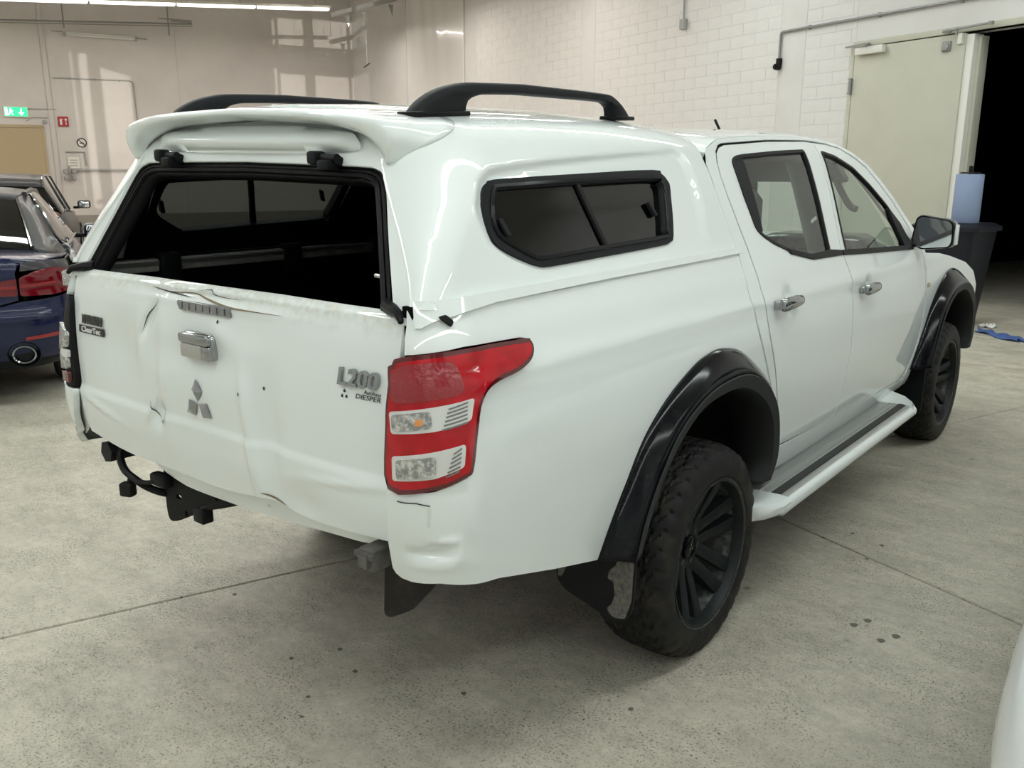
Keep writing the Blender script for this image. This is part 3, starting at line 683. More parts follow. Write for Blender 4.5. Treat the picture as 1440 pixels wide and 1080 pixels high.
# ---- bed side
LAMP = [(-1.268, 1.164), (-1.248, 1.185), (-1.221, 1.202), (-1.083, 1.216), (-0.906, 1.211), (-0.884, 1.206), (-0.879, 1.187), (-0.899, 1.166), (-0.949, 1.149), (-1.018, 1.14), (-1.059, 1.125), (-1.082, 1.094), (-1.099, 1.033), (-1.112, 0.963), (-1.129, 0.951), (-1.192, 0.928), (-1.306, 0.916), (-1.303, 1.028)]
bed = [(-1.178, 1.292), (.296, 1.306), (.285, 1.16), (.33, 1.05), (.418, .89), (.50, .75), (.56, .60), (.575, .50)]
bed += [p for p in ARCH_S[::-1]]+[(-.577, .560), (-.796, .615), (-1.021, .677), (-1.172, .700), (-1.24, .692), (-1.271, .692), (-1.290, .700), (-1.301, .713), (-1.316, .779), (-1.318, .905)]
LAMP_HOLE = [(-1.318, .905), (-1.193, .921), (-1.122, .945), (-1.106, .958), (-1.092, 1.034), (-1.075, 1.094), (-1.053, 1.130), (-1.015, 1.147), (-.946, 1.156), (-.893, 1.172), (-.872, 1.187), (-.880, 1.207), (-.905, 1.2125), (-1.083, 1.2175), (-1.217, 1.2035)]
bed += LAMP_HOLE[1:]+[(-1.204, 1.238), (-1.190, 1.262)]
panel('bed_side', bed, SB, M['paint'], truck, res=.016, depth=.02)
bed_l = [p for p in bed if not (p[0] < -1.20 and p[1] < .85)]
k_ = bed_l.index((-1.318, .905)); bed_l = bed_l[:k_]+[(-1.22, .735), (-1.268, .79), (-1.302, .85)]+bed_l[k_:]
panel('inner_corner', [(-1.10, .71), (-1.22, .73), (-1.34, .80), (-1.34, .92), (-1.10, .92)], SB, M['inner_white'], truck, res=.03, depth=0, off=-.03, mirror=True)
panel('bed_side', bed_l, SB, M['paint'], truck, res=.022, depth=.02, mirror=True)
# seam between rear quarter and the lower corner, and its paint damage
panel('corner_crack', [(-1.285, .892), (-1.262, .893), (-1.235, .896), (-1.205, .892), (-1.205, .8895), (-1.235, .8935), (-1.262, .8905), (-1.285, .8895)], SB, M['badgeblack'], truck, res=.02, depth=0, off=.0012)
panel('rust_streak', fillet([(-1.212, .885), (-1.204, .885), (-1.206, .842), (-1.211, .842)], .003), SB, M['paint_dirty'], truck, res=.01, depth=0, off=.0008)
# ---- tail lamps
def lamp_surf(u, z):
    P = SB(u, z); u = np.asarray(u, float); z = np.asarray(z, float)
    n = np.stack([np.clip((u+1.33)/.2, .25, 1), -np.clip((-1.05-u)/.2, .12, 1), 0*u], -1); n /= np.linalg.norm(n, axis=-1)[..., None]
    b = .010+.004*np.clip((z-.93)/.2, 0, 1)
    return P+n*b[..., None] if np.ndim(b) else P+n*b
def shrink(poly, d):
    P = np.array(poly); n = len(P); A = 0.5*np.sum(P[:, 0]*np.roll(P[:, 1], -1)-np.roll(P[:, 0], -1)*P[:, 1]); out = []
    for i in range(n):
        a = P[i]-P[i-1]; b = P[(i+1) % n]-P[i]; na = np.array([-a[1], a[0]])/np.linalg.norm(a); nb = np.array([-b[1], b[0]])/np.linalg.norm(b)
        m = na+nb; m /= np.linalg.norm(m); k = d/max(.35, m@na); out.append(tuple(P[i]+m*k*np.sign(A)))
    return out
C1 = [(-1.276, 1.088), (-1.18, 1.105), (-1.099, 1.118), (-1.111, 1.073), (-1.184, 1.055), (-1.278, 1.042)]
C2 = [(-1.282, .993), (-1.19, 1.012), (-1.128, 1.025), (-1.133, .976), (-1.192, .954), (-1.285, .938)]
tl_ = panel('tail_lamp', spline(LAMP, 3, True), lamp_surf, M['reddark'], truck, res=.02, depth=.035, label='red tail lamp with two clear segments')
panel('red_lens', spline(shrink(LAMP, .009), 3, True), lamp_surf, M['red'], tl_, res=.02, depth=.004, off=.003)
for c in (C1, C2):
    panel('clear_segment', fillet(c, .008), lamp_surf, M['lampwhite'], tl_, res=.012, depth=.004, off=.0045)
    z0, z1 = c[5][1], c[0][1]
    panel('ribbed_cell', fillet([(-1.270, z1-.005), (-1.186, z1+.010), (-1.189, z0+.020), (-1.273, z0+.006)], .010), lamp_surf, M['lampclear'], tl_, res=.012, depth=.004, off=.0065)
    if z0 > 1.: panel('amber_bulb', fillet([(-1.218, z1-.010), (-1.203, z1-.008), (-1.205, z0+.026), (-1.220, z0+.023)], .004), lamp_surf, M['amber'], tl_, res=.01, depth=.002, off=.0085)
    for k in range(6):
        za = c[4][1]+(c[1][1]-c[4][1])*(k+.2)/6; t = k/5
        panel('fin', [(-1.170+.016*t, za), (c[3][0]-.010+.006*t, za+.011), (c[3][0]-.010+.006*t, za+.0145), (-1.170+.016*t, za+.0035)], lamp_surf, M['greyreflector'], tl_, res=.02, depth=.002, off=.0055)
panel('reflector_bowl', fillet([(-1.262, 1.165), (-1.215, 1.188), (-1.120, 1.195), (-1.118, 1.130), (-1.19, 1.118), (-1.268, 1.106)], .02), lamp_surf, M['redbright'], tl_, res=.012, depth=.003, off=.0045)
# the left lamp has lost most of its lens: dark housing, clear shards, a bit of red
tb = panel('tail_lamp', spline(LAMP, 3, True), SB, M['black'], truck, res=.03, depth=.03, off=-.004, mirror=True, label='broken left tail lamp with clear shards')
for c, mt in ((fillet([(-1.285, 1.085), (-1.21, 1.112), (-1.16, 1.095), (-1.18, 1.045), (-1.23, 1.025), (-1.288, 1.042)], .01), 'lampclear'), (fillet([(-1.290, 1.005), (-1.24, 1.018), (-1.2, .99), (-1.22, .965), (-1.292, .972)], .01), 'lampclear'), (fillet([(-1.29, .962), (-1.22, .955), (-1.20, .935), (-1.292, .925)], .008), 'reddark'), (fillet([(-1.296, 1.03), (-1.26, 1.035), (-1.23, 1.01), (-1.297, 1.008)], .004), 'lampwhite')):
    panel('lens_shard', c, SB, M[mt], tb, res=.012, depth=.02, off=.008, mirror=True)
# ---- tailgate
TG_C = cubic([-.74, -.5, 0, .5, .74], [.020, .006, 0., .006, .020])
TGD = [dent(-.25, 1.18, .016, .065, .014, -.71), dent(-.43, 1.07, .12, .10, .017), dent(-.165, 1.06, .040, .17, -.011, .02), dent(-.30, 1.10, .03, .06, -.006),
       dent(-.215, .912, .030, .040, .017, -.6), dent(-.248, .925, .010, .05, -.010, -.6), dent(-.02, 1.10, .20, .045, .010), dent(.10, 1.175, .05, .03, -.008, -.4), dent(.285, 1.00, .06, .12, .013, .1), dent(.20, 1.01, .024, .09, -.009, .15), dent(.23, 1.20, .08, .05, .006),
       dent(.285, .86, .045, .12, .013, .1), dent(.225, .86, .022, .13, -.011, .1), dent(0., .86, .16, .1, .008), dent(.40, .80, .07, .05, .009), dent(0.03, 1.262, .32, .016, .009), dent(.04, 1.240, .34, .010, -.006), dent(-.57, .875, .13, .012, -.006, -.18), dent(.58, .885, .16, .012, -.005, .12)]
def TG(x, z):
    x = np.asarray(x, float); z = np.asarray(z, float)
    y = YR(z)+TG_C(x)+.0
    y = y+.05*np.clip((z-1.268)/.03, 0, 1)**2
    y = y+sum(f(x, z) for f in TGD)*.92
    return np.stack([x, y, z], -1)
tgb = cubic([-.70, -.385, -.206, 0., .15, .25, .31, .39, .50, .70], [.771, .748, .750, .748, .758, .772, .770, .756, .760, .771])
def tg_bottom(x): return float(tgb(x))
tgp = [(-.722, 1.284), (-.3, 1.288), (.3, 1.288), (.724, 1.284), (.726, 1.20), (.714, 1.13), (.703, 1.03), (.701, .95), (.706, .90), (.700, .80), (.688, tg_bottom(.68))]
tgp += [(x, tg_bottom(x)) for x in np.linspace(.62, -.62, 31)]+[(-.688, tg_bottom(-.68)), (-.700, .80), (-.706, .90), (-.701, .95), (-.703, 1.03), (-.714, 1.13), (-.726, 1.20)]
gate = panel('tailgate', tgp, TG, M['gatepaint'], truck, res=.0105, depth=.03, out=(0, -1, .1), label='dented white tailgate')
def on_gate(x, z, off=0.):
    return np.array(TG(x, z))+np.array([0, -off, 0])
def gate_m(x, z, off=.002):
    p = on_gate(x, z, off); dz = np.array(TG(x, z+.04))-np.array(TG(x, z-.04)); dx = np.array(TG(x+.06, z))-np.array(TG(x-.06, z))
    return frame(p, dx, np.cross(dx, dz))
# cracks and stains on the gate
def ribbon(name, pts, w, mat, off=.0015, surf=TG, out=(0, -1, .1), parent=gate, res=.012):
    pts = np.array(spline(pts, 4)); t = np.gradient(pts, axis=0); t /= np.linalg.norm(t, axis=1)[:, None]; n = np.stack([-t[:, 1], t[:, 0]], 1)
    ww = w*np.sin(np.linspace(.12, pi-.12, len(pts)))[:, None]
    return panel(name, [tuple(p) for p in pts+n*ww]+[tuple(p) for p in (pts-n*ww)[::-1]], surf, mat, parent, res=res, depth=0, off=off, out=out)
ribbon('crack', [(-.25, 1.268), (-.15, 1.260), (-.04, 1.264), (.02, 1.254), (.12, 1.244), (.22, 1.242), (.34, 1.243)], .0022, M['stain'])
ribbon('crack', [(-.24, 1.265), (-.14, 1.258), (-.05, 1.252)], .002, M['badgeblack'], off=.002)
ribbon('crack', [(-.02, 1.272), (.03, 1.278), (.05, 1.268), (.10, 1.264), (.17, 1.264)], .0012, M['badgeblack'], off=.002)
ribbon('crack', [(-.292, 1.135), (-.275, 1.170), (-.258, 1.192), (-.232, 1.212), (-.207, 1.232)], .0014, M['badgeblack'], off=.002)
ribbon('crack', [(-.262, .945), (-.245, .925), (-.215, .898)], .0018, M['badgeblack'], off=.002)
ribbon('crack', [(.24, .786), (.27, .782), (.30, .776), (.33, .770)], .003, M['stain'], off=.002)
for x, z in [(-.205, .893), (-.193, .892), (.185, 1.035), (.27, 1.060), (.09, 1.205)]:
    panel('paint_chip', [(x+.004*math.cos(t), z+.005*math.sin(t)) for t in np.linspace(0, 2*pi, 7, endpoint=False)], TG, M['badgeblack'], gate, res=.01, depth=0, off=.0015, out=(0, -1, 0))
# high brake lamp
hb = fillet([(-.098, 1.243), (.140, 1.243), (.145, 1.219), (-.088, 1.219)], .009)
hbl = panel('brake_lamp', hb, TG, M['greyreflector'], gate, res=.012, depth=.01, off=.006, out=(0, -1, 0), label='grey high-level brake lamp strip')
for k in range(7):
    x_ = -.070+k*.032; panel('lamp_rib', [(x_-.0018, 1.239), (x_+.0018, 1.239), (x_+.0018, 1.223), (x_-.0018, 1.223)], TG, M['badgeblack'], hbl, res=.02, depth=0, off=.0072, out=(0, -1, 0))
# chrome handle with its cup
gm = gate_m(.008, 1.135, .0)
hd = bpy.data.objects.new('tailgate_handle', None); COL.objects.link(hd); hd.matrix_world = gm; finish(hd, truck, label='chrome tailgate handle')
def rrect(w, h, r, seg=5): return fillet([(-w/2, -h/2), (w/2, -h/2), (w/2, h/2), (-w/2, h/2)], r, seg)
def dome(w, h, r, d, z0=0., k=.8, tw=.8):
    """rounded plate w x h, thickness d, domed edges"""
    secs = [[(*p, z0) for p in rrect(w, h, r)], [(*p, z0+d*.6) for p in rrect(w, h, r)], [(*p, z0+d*.9) for p in rrect(w*.97, h*.94, r*.95)], [(*p, z0+d) for p in rrect(w*.90, h*.82, r*.8)]]
    return loft(secs, True, True)
vv, ff = dome(.148, .070, .018, .020, -.004); mk('bezel', vv, ff, M['chrome'], hd, sharp=50)
vv, ff = dome(.140, .026, .011, .011, .016); vv = [(p[0], p[1]+.019, p[2]) for p in vv]; mk('cover', vv, ff, M['chrome'], hd, sharp=50)
vv, ff = dome(.098, .038, .006, .010, .014); vv = [(p[0]-.017, p[1]-.014, p[2]) for p in vv]; mk('paddle', vv, ff, M['satin'], hd, sharp=50)
vv, ff = dome(.034, .038, .006, .010, .014); vv = [(p[0]+.052, p[1]-.014, p[2]) for p in vv]; mk('lock_cover', vv, ff, M['chrome'], hd, sharp=50)
# three-diamond emblem
em = bpy.data.objects.new('emblem', None); COL.objects.link(em); em.matrix_world = gate_m(-.008, .988, .003); finish(em, truck, label='chrome three-diamond emblem')
def diamond(ang, L_=.066, w=.0245, h=.010):
    c, s = math.cos(ang), math.sin(ang)
    P = [(0.004, 0, 0), (L_*.5, -w, 0), (L_, 0, 0), (L_*.5, w, 0), (L_*.5, 0, h)]
    return [(p[0]*c-p[1]*s, p[0]*s+p[1]*c, p[2]) for p in P], [(0, 1, 4), (1, 2, 4), (2, 3, 4), (3, 0, 4), (3, 2, 1, 0)]
for k in range(3):
    vv, ff = diamond(pi/2+k*2*pi/3); vv = [(p[0], p[1]-.008, p[2]) for p in vv]; mk('diamond', vv, ff, M['chrome'], em, smooth=False)
# lettering
def letters(txt, x, z, size, mat, name, off=.004, xscale=1., **kw):
    m = gate_m(x, z, off) @ Matrix.Diagonal((xscale, 1, 1, 1)); return text_mesh(name, txt, size, mat, truck, m, **kw)
letters('L200', .612, 1.133, .054, M['chrome'], 'model_lettering', .005, 1.16, depth=.004, bold=.0012, spacing=1.0, shear=.12)
letters('MITSUBISHI', -.590, 1.136, .036, M['badgeblack'], 'maker_lettering', .003, .68, depth=.001, bold=.0018, spacing=1.05)
vv, ff = dome(.160, .024, .003, .002); o = mk('badge_plate', vv, ff, M['badgeblack'], truck, mw=gate_m(-.596, 1.106, .001))
letters('ClearTec', -.596, 1.106, .024, M['whiteprint'], 'badge_lettering', .004, 1.35, depth=.0004, bold=.0006)
letters('Autohaus', .655, 1.107, .012, M['badgeblack'], 'dealer_lettering', .002, 1.1, depth=.0003, shear=.2)
letters('DIESPER', .642, 1.095, .016, M['badgeblack'], 'dealer_lettering', .002, 1.35, depth=.0003, shear=.2)
de = bpy.data.objects.new('dealer_emblem', None); COL.objects.link(de); de.matrix_world = gate_m(.570, 1.094, .0015); finish(de, truck)
for k in range(3):
    vv, ff = diamond(pi/2+k*2*pi/3, .013, .0048, .0006); mk('diamond', vv, ff, M['badgeblack'], de, smooth=False)
# white valance under the gate, with holes, and what hangs below it
def VAL(x, z):
    x = np.asarray(x, float); z = np.asarray(z, float); return np.stack([x, -1.165+TG_C(x)+(.79-z)*.22+.03*np.clip((np.abs(x)-.55)/.2, 0, 1), z], -1)
vbc = cubic([-.62, -.42, -.305, -.19, 0, .28, .45, .6], [.742, .736, .698, .680, .684, .700, .712, .722])
vbot = lambda x: float(vbc(x))
vp_ = [(-.70, .80), (.70, .80), (.69, .735)]+[(x, vbot(x)) for x in np.linspace(.6, -.62, 25)]+[(-.69, .75)]
holes = [[(x+.007*math.cos(t), z+.008*math.sin(t)) for t in np.linspace(0, 2*pi, 10, endpoint=False)] for x, z in ((.025, .735), (.20, .722))]
panel('valance', vp_, VAL, M['paint'], truck, res=.03, holes=holes, depth=.03, out=(0, -1, 0))
MB().box((0, -1.08, .77), (1.36, .06, .10)).build('valance_beam', M['black'], truck, smooth=False)
for sx, mt, nm in ((-1, M['mblack'], 'bumper_stop'), (1, M['steel'], 'bumper_bracket')):
    q = MB(); xx = -.615 if sx < 0 else .640
    if sx < 0: q.prism([(.036*math.cos(t), .036*math.sin(t)) for t in np.linspace(.2, 2*pi+.2, 6, endpoint=False)], Matrix.Translation((xx, -1.09, .712)) @ Matrix.Rotation(pi/2, 4, 'X'), .085)
    else:
        q.box((xx, -1.13, .722), (.052, .16, .052), bev=.006); q.box((xx, -1.215, .722), (.03, .012, .03)); q.box((xx, -1.213, .736), (.06, .01, .012))
    q.build(nm, mt, truck, sharp=30)
# tow plate with holes
plate = fillet([(-.384, .74), (-.05, .74), (-.055, .69), (-.115, .635), (-.335, .530), (-.378, .520), (-.386, .56)], [.004, .004, .01, .02, .03, .03, .02], 4)
def PLT(x, z):
    x = np.asarray(x, float); z = np.asarray(z, float); return np.stack([x, -1.115+(x+.38)*.1+0*z, z], -1)
hl = [[(cx+rx*math.cos(t), cz+rz_*math.sin(t)) for t in np.linspace(0, 2*pi, 10, endpoint=False)] for cx, cz, rx, rz_ in ((-.322, .612, .015, .008), (-.292, .563, .008, .012), (-.145, .645, .006, .010))]
panel('tow_plate', plate, PLT, M['black'], truck, res=.03, holes=hl, depth=.012, out=(0, -1, 0), label='black drilled tow bracket plate')
panel('tow_plate_back', plate, PLT, M['black'], truck, res=.05, holes=hl, depth=0, off=.012, out=(0, 1, 0))
MB().box((-.22, -1.0, .745), (.30, .14, .05)).build('tow_beam', M['black'], truck, smooth=False)
MB().tube(spline([(-.575, -1.10, .77), (-.571, -1.15, .715), (-.540, -1.16, .668), (-.475, -1.16, .648), (-.43, -1.15, .632), (-.395, -1.12, .612), (-.37, -1.08, .60)], 5), .012, 8).build('wiring_loom', M['rubber'], truck)
MB().tube(spline([(-.51, -1.16, .655), (-.45, -1.165, .650), (-.40, -1.16, .655), (-.36, -1.15, .668)], 5), .007, 8).build('wiring_loom', M['rubber'], truck)
q = MB(); q.box((-.520, -1.165, .607), (.045, .034, .046), rz=.4, bev=.008); q.tube([(-.515, -1.165, .62), (-.505, -1.16, .655)], .007, 6); q.build('plug', M['rust'], truck)
MB().box((-.355, -1.140, .668), (.085, .036, .040), bev=.010).build('plug', M['black'], truck)
MB().box((-.122, -1.15, .618), (.050, .036, .042), bev=.004).build('plug', M['black'], truck)
MB().tube(spline([(-.122, -1.15, .635), (-.09, -1.15, .650), (-.03, -1.14, .668), (.03, -1.12, .690), (.06, -1.09, .72)], 4), .010, 8).build('wiring_loom', M['rubber'], truck)
# frame end below the right corner
q = MB(); q.prism(fillet([(.592, .70), (.580, .525), (.60, .522), (.672, .565), (.74, .640), (.775, .70)], .010, 3), Matrix.Translation((0, -1.095, 0)) @ Matrix.Rotation(pi/2, 4, 'X'), .012)
q.build('frame_horn', M['rust'], truck, sharp=30)
MB().box((.67, -.98, .69), (.08, .26, .08)).build('frame_end', M['rust'], truck, smooth=False)
MB().box((-.66, -.95, .72), (.08, .26, .08)).build('frame_end', M['rust'], truck, smooth=False)
# ---------------------------------------------------------------- canopy
KV = [0, .15, .3, .42, .5, .58, .68, .85, 1.0]
KX = cubic(KV, [.808, .777, .737, .697, .657, .600, .500, .25, 0.])
KZ = cubic(KV, [1.295, 1.40, 1.52, 1.61, 1.664, 1.700, 1.724, 1.748, 1.755])
def RKf(v):
    t = np.clip(np.asarray(v, float)/.42, 0, 1); return .05+.11*t*t*(3-2*t)
def YK(z): return -1.150+(z-1.29)*.46
def K(u, v):
    u = np.asarray(u, float); v = np.asarray(v, float); w = KX(v); z0 = KZ(v); rise = np.clip((v-.2)/.4, 0, 1); yy = np.maximum(u, -1.1)
    z = z0+rise*(-.028*np.clip((-.45-yy)/.55, 0, 1.2)**2+.008*np.exp(-((yy+.2)/.3)**2)-.012*np.clip((yy-.05)/.22, 0, 1)**2)
    w = w-.012*np.clip((-.4-yy)/.6, 0, 1.2)**2*np.clip(w/.6, 0, 1)
    R = RKf(v); yr = YK(z); u0 = yr+R
    a = np.clip((u0-u)/R, 0, pi/2); ex = np.clip((u0-u)-R*pi/2, 0, None)
    x = np.where(u >= u0, w, w-R+R*np.cos(a)-ex); y = np.where(u >= u0, u, u0-R*np.sin(a))
    return np.stack([x, y, z], -1)
WIN_O = [(-.89, .301), (-.878, .325), (-.853, .343), (-.817, .35), (-.5, .358), (-.101, .37), (-.059, .357), (-.034, .332), (-.032, .296), (-.096, .134), (-.129, .109), (-.18, .1), (-.469, .088), (-.712, .078), (-.765, .084), (-.811, .105), (-.862, .136), (-.893, .163), (-.904, .187), (-.904, .234)]
WIN_I = [(-.852, .299), (-.836, .319), (-.809, .326), (-.512, .332), (-.11, .340), (-.079, .325), (-.074, .29), (-.128, .155), (-.152, .134), (-.459, .122), (-.731, .110), (-.771, .118), (-.832, .158), (-.869, .189), (-.873, .232)]
RECESS = spline([(-.905, .315), (-.868, .365), (-.742, .395), (-.067, .445), (.086, .455), (.125, .36), (.11, .168), (.02, .085), (-.753, .055), (-.895, .145), (-.925, .25)], 4, True)
def K2(u, v):
    u = np.asarray(u, float); v = np.asarray(v, float); P = K(u, v); sh = u.shape if u.shape else (1,)
    q = np.stack([u.ravel(), v.ravel()], 1); d = dist_poly(q, RECESS)*np.where(inside(q, RECESS), 1, -1)
    t = np.clip((d+.02)/.048, 0, 1); s = (t*t*(3-2*t)).reshape(u.shape)
    lower = np.clip((v-.02)/.25, .25, 1)
    return P-np.stack([np.ones_like(s)*.017*s*lower, 0*s, -.004*s], -1)
uend = lambda v: float(YK(KZ(v)-.012*min(1, max(0, (v-.2)/.4))))+float(RKf(v))*(1-pi/2)-.004
shell = [(uend(v), v) for v in np.linspace(.0, .44, 14)]+[(-1.03, .455), (-.97, .485), (-.93, .53), (-.90, .58)]+[(-.90, v) for v in (.62, .75, .9, 1.0)]
shell += [(.262, 1.0), (.265, .8), (.268, .62), (.262, .55), (.240, .42), (.243, .33), (.252, .26), (.278, .14), (.306, .03), (.31, 0.), (.2, 0.), (-.6, 0.), (-1.02, 0.)]
WIN_OS = spline(WIN_O, 3, True); WIN_IS = spline(shrink(WIN_I, .006), 3, True)
for mir in (False, True):
    panel('canopy_shell', shell, K2, M['paint'], truck, res=.013, holes=[spline(shrink(WIN_O, .008), 3, True)], depth=.025, out=(.8, -.2, .6), mirror=mir)
    panel('canopy_lining', [(-.98, .02), (.24, .02), (.23, .5), (.24, 1.), (-.88, 1.), (-.9, .5)], K, M['liner'], truck, res=.05, holes=[spline(shrink(WIN_I, .002), 3, True)], depth=0, off=-.034, out=(.8, -.2, .6), mirror=mir)
    wf = panel('canopy_window', WIN_OS, K2, M['mblack'], truck, res=.02, holes=[WIN_IS], depth=.03, off=.006, mirror=mir, label='dark sliding canopy side window')
    panel('inner_rim', spline(shrink(WIN_I, -.008), 3, True), K2, M['gblack'], wf, res=.02, holes=[spline(shrink(WIN_I, .002), 3, True)], depth=.006, off=.010, mirror=mir)
    rear = [p for p in WIN_I if p[0] < -.48]; 
    pane_r = shrink([(-.852, .299), (-.836, .319), (-.809, .326), (-.503, .331), (-.458, .122), (-.731, .110), (-.771, .118), (-.832, .158), (-.869, .189), (-.873, .232)], -.006)
    pane_f = shrink([(-.520, .331), (-.11, .340), (-.079, .325), (-.074, .29), (-.128, .155), (-.152, .134), (-.475, .121)], -.006)
    panel('pane', pane_r, K2, M['dglass'], wf, res=.04, depth=.003, off=-.004, mirror=mir)
    panel('pane', pane_f, K2, M['dglass'], wf, res=.04, depth=.003, off=-.011, mirror=mir)
    panel('divider', [(-.512, .331), (-.497, .331), (-.450, .122), (-.464, .121)], K2, M['rubber'], wf, res=.03, depth=.012, off=.004, mirror=mir)
    for (u0, v0, u1, v1) in ((-.846, .236, -.833, .186), (-.172, .258, -.152, .212)):
        panel('latch', fillet([(u0-.007, v0), (u0+.007, v0), (u1+.008, v1), (u1-.008, v1)], .005), K2, M['mblack'], wf, res=.02, depth=.012, off=.003, mirror=mir)
    for u0 in (-.70, -.46, -.20):
        panel('drain_slot', fillet([(u0-.018, .101+(u0+.7)*.04), (u0+.018, .103+(u0+.7)*.04), (u0+.018, .111+(u0+.7)*.04), (u0-.018, .109+(u0+.7)*.04)], .003), K2, M['badgeblack'], wf, res=.02, depth=0, off=.0075, mirror=mir)
    # trim strip along the foot of the canopy
    def KT(u, z):
        P = S(np.asarray(u, float), np.asarray(z, float)); return P+np.stack([np.full(P.shape[:-1], .010), np.full(P.shape[:-1], -.004), 0*P[..., 0]], -1)
    st = [(-1.163, 1.312), (-1.0, 1.318), (-.5, 1.326), (.302, 1.334), (.312, 1.316), (-.5, 1.306), (-.95, 1.296), (-1.05, 1.287), (-1.085, 1.281), (-1.115, 1.277), (-1.135, 1.271), (-1.165, 1.259), (-1.178, 1.259)]
    panel('canopy_foot', st, KT, M['paint'], truck, res=.02, depth=.02, mirror=mir)
    panel('rubber_clip', fillet([(-1.122, 1.280), (-1.104, 1.284), (-1.092, 1.270), (-1.100, 1.260)], .004), KT, M['rubber'], truck, res=.01, depth=.008, off=.004, mirror=mir)
# rear frame (leaning plane) with the open hatch, header and seal
def RF(x, z):
    x = np.asarray(x, float); z = np.asarray(z, float); return np.stack([x, YK(z)+.006*(x/.7)**2-.0, z], -1)
edge = [(float(KX(v))-.012-float(RKf(v))+.006, float(KZ(v))-.012*min(1, max(0, (v-.2)/.4))) for v in np.linspace(0, .42, 12)]
outer = [(.742, 1.262)]+edge+[(.50, 1.655), (.38, 1.68), (0, 1.69)]
outer = outer+[(-p[0], p[1]) for p in outer[:-1][::-1]]
OPEN = [(.692, 1.262), (.682, 1.30), (.612, 1.43), (.562, 1.53), (.540, 1.563), (.505, 1.580), (.43, 1.586), (0, 1.592)]
OPEN = [OPEN[0]]+[tuple(p) for p in spline(OPEN[1:], 4)]
inner = OPEN+[(-p[0], p[1]) for p in OPEN[:-1][::-1]]
panel('rear_frame', outer+inner[::-1], RF, M['paint'], truck, res=.02, depth=.035, out=(0, -1, .3))
SEAL_I = [(.648, 1.262), (.634, 1.30), (.568, 1.43), (.520, 1.52), (.500, 1.546), (.468, 1.557), (.40, 1.561), (0, 1.566)]
SEAL_I = [SEAL_I[0]]+[tuple(p) for p in spline(SEAL_I[1:], 4)]
si = SEAL_I+[(-p[0], p[1]) for p in SEAL_I[:-1][::-1]]
seal = panel('hatch_seal', inner+si[::-1], RF, M['rubber'], truck, res=.02, depth=.04, off=-.016, out=(0, -1, .3), label='black rubber seal round the empty hatch')
def rf_path(k, o): # rib lines along the seal between its outer and inner edge
    pts = []
    for a, b in zip(inner, si): p = np.array(a)*(1-k)+np.array(b)*k; P = RF(p[0], p[1]); pts.append((P[0], P[1]-o, P[2]))
    return pts
for k, r, o_ in ((.15, .006, -.014), (.5, .005, -.014), (.88, .007, -.014)): MB().tube(rf_path(k, o_), r, 6).build('rib', M['rubber'], seal)
for sx in (-1, 1):
    MB().tube([(sx*.650, -1.125, 1.292), (sx*.69, -1.150, 1.290), (sx*.725, -1.165, 1.284), (sx*.738, -1.172, 1.270)], [.018, .014, .010, .006], 8).build('seal_foot', M['rubber'], seal)
# inner metal edge of the hatch on the right
MB().tube([(.615, -1.09, 1.30), (.575, -1.02, 1.43), (.535, -.985, 1.53)], .006, 6).build('inner_edge', M['steel'], seal)
MB().tube([(.60, -1.08, 1.345), (.565, -1.08, 1.347)], .005, 6).build('latch_pin', M['satin'], seal)
# header bulge below the spoiler
def HP(x, z):
    x = np.asarray(x, float); z = np.asarray(z, float); t = np.clip((z-1.615)/.06, 0, 1)
    return np.stack([x, YK(z)-.012-.030*np.sin(t*pi)**.8*np.clip((.46-np.abs(x))/.10, 0, 1)**.6+.02*(x/.5)**2, z], -1)
hp = fillet([(-.45, 1.620), (-.25, 1.612), (.25, 1.612), (.45, 1.620), (.42, 1.66), (.2, 1.678), (-.2, 1.678), (-.42, 1.66)], .03)
panel('header_bulge', hp, HP, M['paint'], truck, res=.014, depth=.02, out=(0, -1, 0))
# hinges
for sx in (-1, 1):
    h_ = empty('hinge', (sx*.344, -1.025, 1.592), parent=truck)
    MB().box((0, .004, .002), (.088, .036, .026), bev=.008).build('hinge_base', M['mblack'], h_)
    MB().box((-.022, -.010, .010), (.034, .038, .032), bev=.008).build('knuckle', M['mblack'], h_)
    MB().cyl((-.046, -.006, .008), (.050, -.006, .008), .012, n=14).build('pin', M['rubber'], h_)
    MB().box((.022, -.012, -.006), (.04, .04, .024), bev=.006).build('hinge_arm', M['mblack'], h_)
# spoiler
def sp_curve(P, n=41):
    """right half from the foot to the centre, mirrored, resampled"""
    h = np.array(spline(P, 8)); full = np.concatenate([h*np.array([-1, 1, 1]), h[::-1][1:]]); d = np.concatenate([[0], np.cumsum(np.linalg.norm(np.diff(full, axis=0), axis=1))]); t = np.linspace(0, d[-1], n)
    return np.stack([np.interp(t, d, full[:, k]) for k in range(3)], 1)
A_ = sp_curve([(.553, -1.006, 1.590), (.573, -.992, 1.608), (.592, -.974, 1.624), (.622, -.928, 1.643), (.600, -.845, 1.690), (.40, -.800, 1.718), (0, -.785, 1.734)])
Bm = sp_curve([(.550, -1.012, 1.592), (.574, -1.004, 1.618), (.592, -.985, 1.645), (.590, -.955, 1.676), (.53, -.935, 1.698), (.36, -.925, 1.718), (0, -.92, 1.730)])
T1 = sp_curve([(.547, -1.016, 1.592), (.570, -1.020, 1.618), (.583, -1.020, 1.650), (.574, -1.018, 1.678), (.52, -1.022, 1.695), (.33, -1.034, 1.712), (0, -1.040, 1.721)])
T2 = sp_curve([(.543, -1.018, 1.592), (.563, -1.028, 1.616), (.573, -1.034, 1.646), (.562, -1.036, 1.671), (.51, -1.042, 1.688), (.32, -1.054, 1.706), (0, -1.060, 1.715)])
